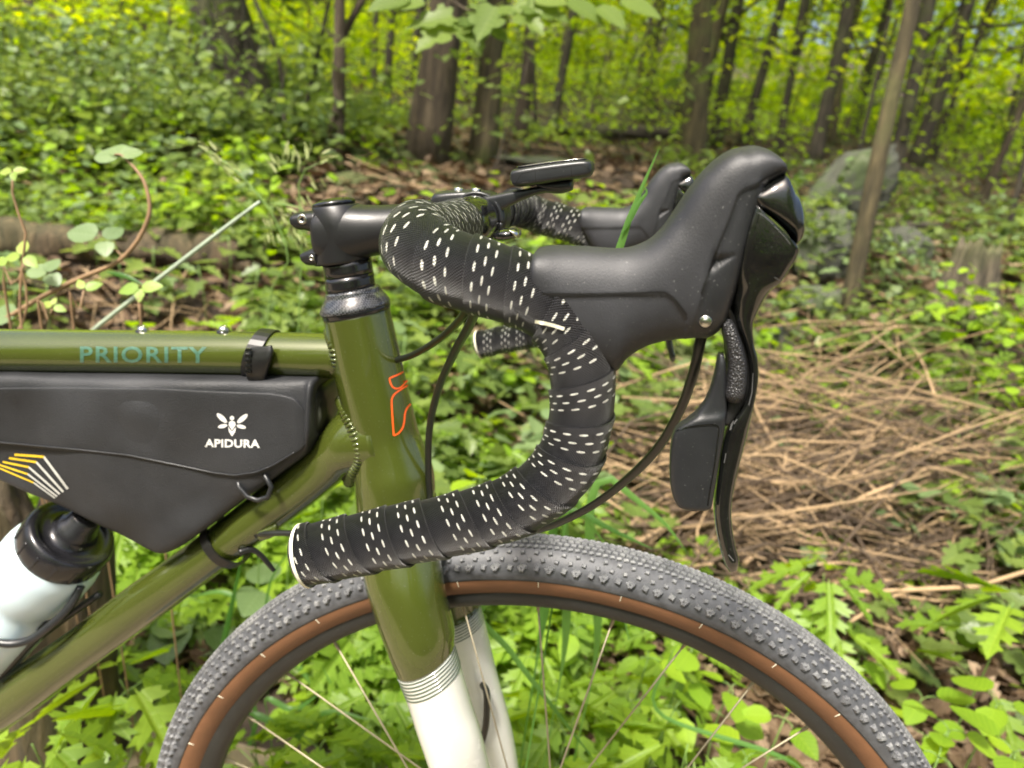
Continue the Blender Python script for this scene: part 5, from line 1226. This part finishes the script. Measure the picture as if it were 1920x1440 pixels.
# lobed plants behind the wheel and under the down tube (top pixel, depth, leaf size)
LP = [(225, 1275, .30, .11, 'lobed leaf plant in front of the decayed stump below the down tube', 3), (60, 1395, .12, .105, 'lobed leaf plant at the bottom left corner under the down tube', 2), (610, 1385, .30, .11, 'lobed leaf plant seen between spokes left of the fork', 3), (720, 1300, .42, .105, 'lobed leaf plant right behind the white fork leg on its left', 3),
      (930, 1330, .40, .105, 'lobed leaf plant between the white fork legs and the first spoke', 3), (1075, 1345, .36, .105, 'lobed leaf plant in the middle of the wheel', 3), (1180, 1290, .50, .10, 'lobed leaf plant behind the upright spokes', 3), (1290, 1395, .30, .105, 'lobed leaf plant low in the wheel near its right spokes', 2),
      (1545, 1075, .75, .10, 'bright lobed plant just outside the tyre right of the lever tip', 2), (1460, 1130, .72, .075, 'small lobed plant touching the tyre below the lever tip', 1), (1560, 1180, .70, .10, 'lobed plant outside the tyre under the bright lobed one', 1),
      (470, 1410, .28, .10, 'lobed leaf plant at the bottom inside the wheel on the left', 2), (1000, 1215, .62, .09, 'lobed leaf plant high behind the rim near the fork', 2), (340, 1240, .55, .10, 'lobed leaf plant behind the left part of the tyre', 2), (1900, 1130, .60, .10, 'bright lobed plant at the right edge', 2), (820, 1430, .25, .10, 'lobed leaf plant at the bottom behind the fork legs', 2),
      (140, 1200, .62, .07, 'lobed leaves beside the stump just under the water bottle', 1), (1190, 1440, .25, .10, 'lobed leaf plant at the bottom edge below the crossing spokes', 2), (700, 1430, .22, .10, 'lobed leaf plant at the bottom edge left of the white fork leg', 2)]
for px, py, y, s, lb, al in LP: sprig(px, py, y, lb, 'lb', s*1.15, 7, group='lobed leaf plants', name='lobed_plant', along=al, tilt=-.3)
TR = [(1215, 1235, .45, .052, 'bright three leaved plant behind the spokes high in the wheel'), (1300, 1215, .50, .050, 'bright three leaved plant just under the rim on the right'), (1265, 1330, .38, .050, 'bright three leaved plant between two right hand spokes'), (1370, 1290, .45, .048, 'bright three leaved plant close to the rim at the right'),
      (1470, 1350, .40, .050, 'bright three leaved plant in the right end of the wheel opening'), (1400, 1420, .30, .052, 'three leaved plant at the bottom near the right spokes'), (1610, 1225, .72, .055, 'bright three leaved plant outside the tyre at its right'), (1810, 1225, .95, .055, 'three leaved plant in front of the dark twig hollow at the right'),
      (1780, 1370, .35, .055, 'yellow green three leaved plant at the bottom right'), (1870, 1320, .45, .055, 'large bright plant at the bottom right corner'), (1760, 1420, .28, .05, 'round leaved plant by the tyre at the bottom right'), (1900, 1410, .30, .055, 'round leaved plant in the bottom right corner'), (1730, 1310, .55, .06, 'broad leaved plant beside the tyre low on the right'),
      (960, 1190, .65, .055, 'three leaved plant right of the far fork leg'), (1080, 1180, .66, .055, 'three leaved plant under the top of the rim'), (560, 1330, .50, .05, 'bright three leaved plant inside the wheel on the left'), (610, 1240, .62, .045, 'small bright three leaved plant near the rim left of the fork'), (900, 900, .55, .05, 'yellow green leaf poking up behind the bar drop')]
for i, (px, py, y, s, lb) in enumerate(TR): sprig(px, py, y, lb, 'rd' if i % 2 else 'ov', s, 3, group='three leaved plants', name='three_leaved_plant', along=1+i % 2, reach=1.6, tilt=-.1)
SD = [(1690, 1110, 1.15, .062, 'five leaved seedling over the dark hollow at the right', 5), (1655, 985, 1.45, .055, 'five leaved seedling on the litter above the hollow', 5), (1708, 1010, 1.4, .055, 'seedling with drooping leaves beside the one above the hollow', 5), (1770, 865, 1.7, .06, 'four leaved seedling at the upper edge of the litter on the right', 4), (1600, 860, 1.75, .06, 'seedling standing among the dry sticks', 5),
      (1500, 705, 1.9, .085, 'large leaved seedling just right of the lever pad', 5), (1560, 745, 1.8, .08, 'large leaved seedling right of the one by the lever pad', 4), (1850, 690, 2.0, .075, 'bright leafy seedling at the right edge over the pile', 6), (1800, 745, 1.9, .07, 'bright leafy seedling left of the one at the right edge', 6), (1870, 810, 1.8, .06, 'small bright seedling below the leafy ones at the right edge', 5), (1700, 650, 2.3, .08, 'seedling beyond the pile near the stump', 5), (1480, 860, 1.7, .05, 'small seedling near the paddle', 4), (1325, 1150, 1.0, .03, 'tiny seedling behind the tyre', 4), (1890, 960, 1.4, .075, 'broad leaved seedling at the right edge above the five leaved one', 5), (1640, 790, 2.0, .07, 'seedling with bright leaves in the middle of the twig pile', 5), (1820, 900, 1.6, .06, 'seedling between the two at the right edge of the pile', 4), (1440, 760, 2.0, .06, 'seedling just right of the glossy lever blade', 4), (1740, 700, 2.1, .08, 'leafy seedling in front of the stump', 6), (1890, 620, 2.4, .09, 'big leaved plant right of the stump', 6), (1240, 700, 1.8, .06, 'seedling seen left of the paddle behind the hose', 5), (970, 700, 1.6, .07, 'leafy plant seen between head tube and bar drop', 6), (930, 830, 1.2, .06, 'green plant inside the loop of the bar', 5)]
for px, py, y, s, lb, n in SD: sprig(px, py, y, lb, 'el' if s < .062 else 'ov', s, n, group='seedlings on the litter slope', tilt=-.2, along=1 if s > .06 else 0)
# broad heart leaves behind the tyre at the left
HL = [(375, 1180, .60, .10, 'large pale blue green round leaf behind the tyre on the left'), (492, 1105, .55, .075, 'round leaf on a bent stalk over the left part of the tyre'), (425, 1225, .58, .08, 'round leaf plant under the large pale leaf'), (330, 1205, .66, .09, 'broad leaf next to the stump'), (560, 1230, .62, .08, 'broad leaf inside the wheel close to the left rim')]
for px, py, y, s, lb in HL: sprig(px, py, y, lb, 'rdb', s, 2, group='broad round leaves', name='round_leaf_plant', tilt=-.1, reach=.6)
# middle distance leafy plants, each its own
MD = []
rm = random.Random(5)
for i in range(46):
    px = rm.choice([rm.uniform(0, 620), rm.uniform(0, 620), rm.uniform(700, 1050), rm.uniform(1450, 1920)]); py = rm.uniform(500, 900) if px > 600 else rm.uniform(440, 640)
    g = ground_hit(px, py+20)
    if g is None or g.y < .8: continue
    b = g; root = empty('leafy_plant', b, label='shade plant with flat leaves in the green carpet on the slope', cat='plant', group='leafy plants of the green carpet')
    H = rm.uniform(.12, .28); t = Vector((rm.uniform(-.03, .03), rm.uniform(-.03, .03), H)); stem_tube('stem', curve_pts(Vector((0, 0, 0)), t, Vector((.01, 0, 0))), .0018, 'green_stem', root, m=6, n=5)
    kk = rm.choice(['mp', 'mp', 'mb', 'ovm'])
    for q in range(6):
        a = q*2.4+rm.uniform(-.3, .3); s = rm.uniform(.06, .10); p = t*(1-.1*q)+Vector((math.cos(a), math.sin(a), 0))*s*.4; put_leaf(root, kk, p, a, rm.uniform(-.35, .1), rm.uniform(-.3, .3), s)
# ---- vine with round leaves at the left
vroot = empty('vine', P(20, 600, .30), label='reddish vine arching up at the left with round blue green leaves', cat='vine')
vo = Vector(vroot.location)
def vp(px, py, y=.30): return P(px, py, y)-vo
stem_tube('stem', [vp(-60, 640), vp(20, 592), vp(80, 556), vp(150, 522), vp(215, 494), vp(250, 462), vp(272, 425), vp(281, 390), vp(272, 345), vp(255, 318), vp(238, 300)], [.0030]*4+[.0028]*3+[.0024, .002, .0018, .0014], 'vine', vroot, m=70, n=8)
for a, b in (((232, 484), (205, 465)), ((238, 300), (215, 290)), ((100, 546), (85, 515))): stem_tube('petiole', [vp(*a), (vp(*a)+vp(*b))/2+Vector((0, 0, .003)), vp(*b)], .0012, 'vine', vroot, m=6, n=6)
def face_leaf(parent, key, px, py, y, size, ang, o=vo, nod=.25):
    """leaf turned mostly to the trail, its tip pointing in photo direction ang (degrees, counter-clockwise from right)"""
    p = P(px, py, y)-o; d = cam_right*math.cos(R(ang))+cam_up*math.sin(R(ang)); n = (-cam_fwd+Vector((0, 0, nod))+cam_right*U_(-.2, .2)).normalized(); d = (d-n*d.dot(n)).normalized(); e = n.cross(d)
    lf = bpy.data.objects.new('leaf', ME[key]); col.objects.link(lf); lf.parent = parent
    lf.matrix_local = Matrix(((d.x, e.x, n.x, p.x), (d.y, e.y, n.y, p.y), (d.z, e.z, n.z, p.z), (0, 0, 0, 1))) @ Matrix.Diagonal((size, size, size, 1)); return lf
for px, py, s, a in ((222, 296, 52, 165), (222, 294, 42, 95), (226, 292, 40, 30), (182, 442, 60, 170), (197, 448, 42, 60), (196, 452, 38, -80), (88, 512, 42, 170), (88, 510, 38, 80), (90, 514, 36, -50), (30, 592, 60, 175)):
    face_leaf(vroot, 'rdb', px, py, .30, pxm(P(px, py, .30), s), a, nod=.9)
VS = [([(45, 720), (42, 620), (52, 560), (40, 500), (45, 470)], [(42, 478, 38, 100), (38, 482, 34, 178), (46, 480, 36, -42)], 'thin stalk with three pale striped leaves at the left edge'),
      ([(60, 720), (38, 560), (48, 430), (28, 390), (22, 345), (24, 322)], [(24, 322, 26, 25), (22, 322, 28, 175), (24, 322, 22, -70)], 'taller stalk with small yellow green tip at the left edge'),
      ([(142, 640), (150, 590), (157, 545)], [(156, 542, 26, 120), (158, 542, 34, 30)], 'short stalk with two pale tip leaves above the top tube'),
      ([(82, 640), (92, 605), (98, 580)], [(98, 574, 26, 160), (100, 574, 26, -20), (98, 572, 18, 80)], 'faint short stalk with small pale leaves above the top tube'),
      ([(268, 640), (268, 590), (264, 556)], [(262, 538, 42, 195), (264, 540, 42, 8), (262, 540, 30, -85)], 'stalk with pale three part tip rising behind the first top tube bolt'),
      ([(18, 600), (26, 540), (45, 510), (46, 490)], [(0, 505, 30, 190), (10, 498, 30, 130)], 'leaning reddish stalk crossing the vine at the left edge')]
for pts, lv, lb in VS:
    y = .26; top = P(pts[0][0], pts[0][1], y); b = gp(top.x, y+.1); r_ = empty('vine_shoot', b, label=lb, cat='plant', group='pale tipped shoots'); bo = Vector(b)
    stem_tube('stem', [Vector((0, 0, 0))]+[P(a, c, y)-bo for a, c in pts], [.0010]+[.0016-.0005*i/len(pts) for i in range(len(pts))], 'vine', r_, m=40, n=7)
    for px, py, s, a in lv: face_leaf(r_, 'pale', px, py, y, pxm(P(px, py, y), s), a, o=bo, nod=.5)
# ---- grass
def blade(pts, y, w, label, group='grass blades', mat='grass', y2=None, root=True):
    """curved strip with a keel; pts in photo pixels from the root to the tip"""
    yy = np.linspace(y, y if y2 is None else y2, len(pts)); A = [P(a, b, c) for (a, b), c in zip(pts, yy)]
    f0 = 0.0
    if root:
        g = gp(A[0].x, float(yy[0])+.03); rl = (A[0]-g).length; A = [g, g.lerp(A[0], .6)]+A; f0 = .85*rl/(rl+sum((A[i+1]-A[i]).length for i in range(2, len(A)-1)))
    q = even(np.array([tuple(p) for p in A]), 40); T = np.gradient(q, axis=0); T /= np.linalg.norm(T, axis=1)[:, None]
    vd = q-np.array(CAM); vd /= np.linalg.norm(vd, axis=1)[:, None]; S = np.cross(T, vd); S /= np.linalg.norm(S, axis=1)[:, None]; Nn = np.cross(S, T)
    V = []; 
    for i in range(40):
        f = i/39; fr_ = max(0, (f-f0)/(1-f0)); ww = (w*min(1, .15+(fr_/.30)**1.3)*(1-fr_**3)*.5 if f > f0 else w*.075)+.0002
        for k, z in ((-1, .22), (-.5, .06), (0, 0), (.5, .06), (1, .22)): V.append(q[i]+S[i]*ww*k+Nn[i]*ww*z)
    o = mesh('wild_grass', V, grid_faces(40, 5, closed=False), M[mat], uvs=np.zeros((200, 2))); tag(o, label, 'grass', group); return o
blade([(1120, 620), (1145, 520), (1162, 464), (1180, 410), (1200, 360), (1222, 310), (1236, 278)], .02, .0085, 'fresh grass blade standing in front of the far brake hood')
blade([(1165, 440), (1195, 385), (1212, 362), (1208, 350)], .018, .004, 'small curled blade twisted round the one before the far hood', root=False)
blade([(1120, 1200), (1105, 980), (1130, 895), (1190, 935), (1250, 985), (1290, 1040)], .25, .012, 'wide grass blade arching down to the right above the tyre')
blade([(1020, 1150), (1040, 980), (1080, 960), (1140, 990), (1225, 1030)], .22, .012, 'grass blade lying low over the top of the tyre')
blade([(1060, 1200), (1060, 930), (1100, 975), (1150, 1040)], .20, .010, 'pale grass blade crossing behind the bar bend')
blade([(1180, 1200), (1130, 1060), (905, 1135), (960, 1225), (1040, 1330), (1130, 1445)], .16, .008, 'dark long grass blade slanting through the wheel behind the far fork leg', root=False)
blade([(405, 1280), (425, 1180), (440, 1110), (456, 1035)], .50, .010, 'upright grass blade left of the bar end')
blade([(600, 1300), (450, 1125), (360, 1118), (330, 1120)], .55, .012, 'grass blade lying level behind the left part of the tyre')
blade([(495, 1180), (505, 1100), (530, 1050), (562, 1025)], .50, .004, 'thin arching grass stalk below the bar end')
blade([(1500, 1440), (1240, 1340), (1255, 1240), (1275, 1200)], .30, .006, 'dark upright grass blade behind the spokes in the right half of the wheel')
for i, (a, b, c, w) in enumerate([((520, 1440), (600, 1340), (700, 1350), .010), ((470, 1340), (520, 1360), (580, 1400), .011), ((500, 1310), (550, 1330), (600, 1300), .009), ((450, 1440), (480, 1340), (430, 1260), .008), ((650, 1440), (640, 1330), (605, 1250), .007)]):
    blade([a, b, c], .35+.03*i, w, ['grass blade bending right inside the lower left of the wheel', 'broad grass blade near the left spokes', 'short grass blade between the two left spokes', 'grass blade leaning left beside the rim', 'upright grass blade just left of the fork'][i])
o = tube('dry_stalk', [P(120, 670, .32), P(180, 615, .32), P(300, 521, .32), P(400, 444, .32), P(487, 378, .32)], [.0030, .0030, .0028, .0026, .0018], simple('pale_green_stalk', (0.30, 0.36, 0.27), .5), None, m=20, n=8); tag(o, 'pale straight dry stalk slanting up behind the top tube', 'stalk')
o = blade([(200, 510), (235, 518), (272, 536)], .36, .006, 'short bluish blade crossing the vine', root=False, mat='grass')
def seedhead(pts, sp, label):
    y = .55; b = gp(P(*pts[0], y).x, y); r_ = empty('grass_seed_head', b, label=label, cat='grass', group='seeding grass heads'); A = [P(a, c, y)-b for a, c in pts]
    stem_tube('stem', [Vector((0, 0, 0))]+A, [.0012]*len(A)+[.0006], 'green_stem', r_, m=40, n=5)
    pos, yaw, pit = [], [], []
    for (px, py, ang) in sp:
        for k in range(5):
            p = P(px+random.gauss(0, 7), py+random.gauss(0, 7), y+random.gauss(0, .01))-b; pos.append(tuple(p)); d = cam_right*math.cos(R(ang+random.gauss(0, 9)))+cam_up*math.sin(R(ang+random.gauss(0, 9)))
            yaw.append(math.atan2(d.y, d.x)); pit.append(math.asin(max(-1, min(1, d.z))))
    n = len(pos); T_SP = spine_tpl([(0, 0), (.3, .09), (.7, .07), (1, 0)], cup=0, fold=.8)
    many('spikelets', T_SP, np.array(pos), np.array(yaw), np.array(pit), np.random.default_rng(3).uniform(0, 3, n), np.full(n, .021), M['seed'], r_)
    return r_
seedhead([(500, 620), (540, 500), (520, 420), (480, 360), (430, 310), (385, 280)], [(395, 288, 145), (410, 300, 140), (425, 313, 140), (440, 325, 135), (452, 335, 130)], 'arching seed head pointing up left beside the pale stalk')
seedhead([(620, 640), (600, 480), (575, 400), (540, 385), (505, 380)], [(520, 392, -30), (535, 405, -55), (545, 425, -80), (510, 430, -85), (555, 440, -60), (500, 400, -70)], 'drooping seed head just left of the stem clamp')
seedhead([(560, 600), (565, 450), (560, 350), (570, 320), (600, 305)], [(535, 305, 90), (557, 305, 95), (578, 300, 100), (605, 300, 20), (560, 365, -60), (590, 325, -50), (520, 320, 120)], 'upright feathery seed head above the stem cap')

# ================================================================ SHRUBS AND SAPLINGS
def shrub(px, py, label, H, W_, nleaf, lsz, mat, nst=4, stemw=7, name='shrub', cat='shrub', tpl=T_SM, z0=.25, flat=.35, cl=14, group=None, y=None):
    b = ground_hit(px, py) if y is None else gp(P(px, py, y).x, y); rg = np.random.default_rng(int(px*7+py)); root = empty(name, b, label=label, cat=cat, group=group)
    C = []
    for i in range(nst):
        a = rg.uniform(0, 6.28); t = Vector((math.cos(a)*W_*rg.uniform(.2, .8), math.sin(a)*W_*rg.uniform(.2, .8), H*rg.uniform(.75, 1.0))); pts = curve_pts(Vector((rg.normal(0, .03), rg.normal(0, .03), -.05)), t, Vector((rg.normal(0, .08), rg.normal(0, .08), 0))*H, 6)
        r0 = pxm(b, stemw)/2*rg.uniform(.6, 1); stem_tube('stem', pts, [r0*(1-.12*k) for k in range(7)], 'bark_dark', root, m=20, n=6)
        for k in range(cl//nst+1):
            f = rg.uniform(z0, 1); p = np.array(pts[int(f*6)])+rg.normal(0, 1, 3)*np.array([W_*.4, W_*.4, H*.06]); C.append(p)
            stem_tube('twig', [pts[max(0, int(f*6)-1)], Vector(p)], [r0*.3, r0*.1], 'bark_dark', root, m=3, n=4)
    C = np.array(C); ci = rg.integers(0, len(C), nleaf); pos = C[ci]+rg.normal(0, 1, (nleaf, 3))*np.array([W_*.28, W_*.28, W_*.28*flat])
    many('foliage', tpl, pos, rg.uniform(0, 6.28, nleaf), rg.normal(-.2, .3, nleaf), rg.normal(0, .35, nleaf), lsz*rg.uniform(.7, 1.3, nleaf), M[mat], root); return root
SH = [(1840, 760, 'fresh green sapling standing over the dry sticks near the right edge', .5, .28, 170, .065, 'leaf_bright', 4, 2), (1900, 900, 'fresh green sapling at the right edge lower than the one over the sticks', .4, .25, 150, .06, 'leaf_bright', 4, 2), (1600, 690, 'small green sapling behind the dry sticks near the rotten log', .35, .3, 150, .06, 'leaf_mid', 3, 2), (1720, 720, 'leafy green sapling in front of the grey stump', .35, .3, 170, .065, 'leaf_mid', 3, 2), (1460, 620, 'green sapling between the lever and the leaning trunk', .3, .35, 170, .06, 'leaf_mid', 3, 2), (1500, 780, 'fresh green sapling just right of the shift paddle', .30, .16, 60, .07, 'leaf_bright', 3, 2), (1600, 450, 'low leafy growth in front of the tall grey boulder', .35, .45, 260, .06, 'leaf_mid', 4, 2), (60, 110, 'large sunlit yellow green bush in the upper left corner', 1.5, 1.6, 1100, .12, 'canopy', 5, 3), (420, 90, 'sunlit yellow green bush left of the wide dark trunk', 2.0, 1.3, 900, .12, 'canopy', 5, 3), (250, 60, 'farther sunlit bush between two others at the upper left', 2.5, 2.0, 1100, .15, 'canopy', 5, 3), (330, 200, 'tall dark stemmed leafy shrub at the upper left', 2.6, .95, 700, .11, 'leaf_mid', 5, 8), (520, 262, 'leafy shrub in front of the wide dark trunk', 2.2, .6, 420, .10, 'leaf_mid', 4, 7), (150, 260, 'low bluish shrub on the left slope', .9, .8, 600, .085, 'leaf_blue', 4, 4), (60, 300, 'low bushy growth at the left edge', .9, .8, 600, .085, 'leaf_mid', 4, 4),
      (420, 300, 'low spreading shrub under the wide dark trunk', .8, .7, 450, .09, 'leaf_mid', 4, 4), (200, 130, 'sunlit yellow green bush at the upper left', 1.6, 1.3, 800, .12, 'canopy', 5, 4), (330, 110, 'second sunlit bush right of the first at the upper left', 1.6, 1.2, 700, .12, 'canopy', 5, 4), (600, 200, 'sunlit sapling foliage between the dark trunk and the broad trunk', 2.6, 1.0, 500, .12, 'canopy', 4, 4),
      (1100, 250, 'yellow leaved sapling above the bike computer', 2.6, .9, 520, .11, 'canopy', 4, 5), (1200, 230, 'yellow green sapling right of the yellow leaved one', 2.8, 1.0, 520, .11, 'canopy', 4, 5), (930, 340, 'small green sapling in front of the paler trunk', 1.5, .45, 150, .10, 'leaf_mid', 3, 5), (1190, 320, 'green sapling leaves just above the far brake hood', 1.1, .55, 110, .11, 'leaf_mid', 3, 4),
      (1480, 230, 'yellow green sapling above the near hood tip', 2.6, .9, 420, .11, 'canopy', 4, 4), (1640, 250, 'yellow green sapling behind the leaning trunk', 3.0, 1.1, 520, .11, 'canopy', 4, 4), (1850, 330, 'green sapling by the slim leaning trunk at the right edge', 2.6, 1.0, 520, .10, 'canopy_deep', 4, 4), (1800, 260, 'bright sapling at the upper right', 3.2, 1.2, 600, .11, 'canopy', 4, 4), (1540, 500, 'leafy growth at the foot of the mossy boulder', .30, .35, 300, .06, 'leaf_mid', 4, 2), (1490, 480, 'low leafy growth left of the mossy boulder', .35, .40, 300, .06, 'leaf_mid', 4, 2), (1700, 520, 'low leafy growth between the leaning trunk and the stump', .25, .35, 240, .05, 'leaf_blue', 4, 2), (1850, 620, 'leafy growth around the foot of the stump', .2, .3, 240, .05, 'leaf_mid', 4, 2), (1740, 660, 'green growth behind the twig pile', .25, .35, 260, .055, 'leaf_mid', 4, 2), (1380, 200, 'sapling foliage behind the light tan trunk', 2.6, .9, 350, .11, 'canopy', 3, 4)]
for px, py, lb, H, W_, nl, ls, mt, ns, sw in SH: shrub(px, py, lb, H, W_, nl, ls, mt, ns, sw, name='sapling' if 'sapling' in lb else 'shrub', cat='sapling' if 'sapling' in lb else 'shrub')
# overhanging branch with large leaves at the top
y = 1.5; tp_ = P(840, -160, y); r_ = empty('overhanging_branch', tp_, label='branch of large toothed green leaves hanging into the top of the view', cat='branch'); bo = Vector(tp_)
stem_tube('stem', [Vector((0, 0, .3)), P(845, -40, y)-bo, P(860, 10, y)-bo, P(900, 20, y)-bo, P(1010, 15, y+.1)-bo], [.006, .005, .004, .003, .0015], 'bark', r_, m=30, n=7)
for px, py, s, a in ((850, 30, 95, 200), (858, 42, 110, 232), (868, 40, 95, 285), (878, 30, 100, 318), (870, 22, 80, 20), (930, 12, 105, 255), (960, 10, 100, 300), (985, 8, 95, 335), (1000, 5, 80, 10), (905, 5, 80, 110), (800, 5, 90, 195), (770, -5, 90, 215), (1060, 0, 90, 320), (890, 60, 60, 268), (1120, 10, 80, 300), (1160, 0, 90, 330)):
    face_leaf(r_, 'mp' if s > 90 else 'ovm', px, py, y, pxm(P(px, py, y), s), a, o=bo, nod=1.0)
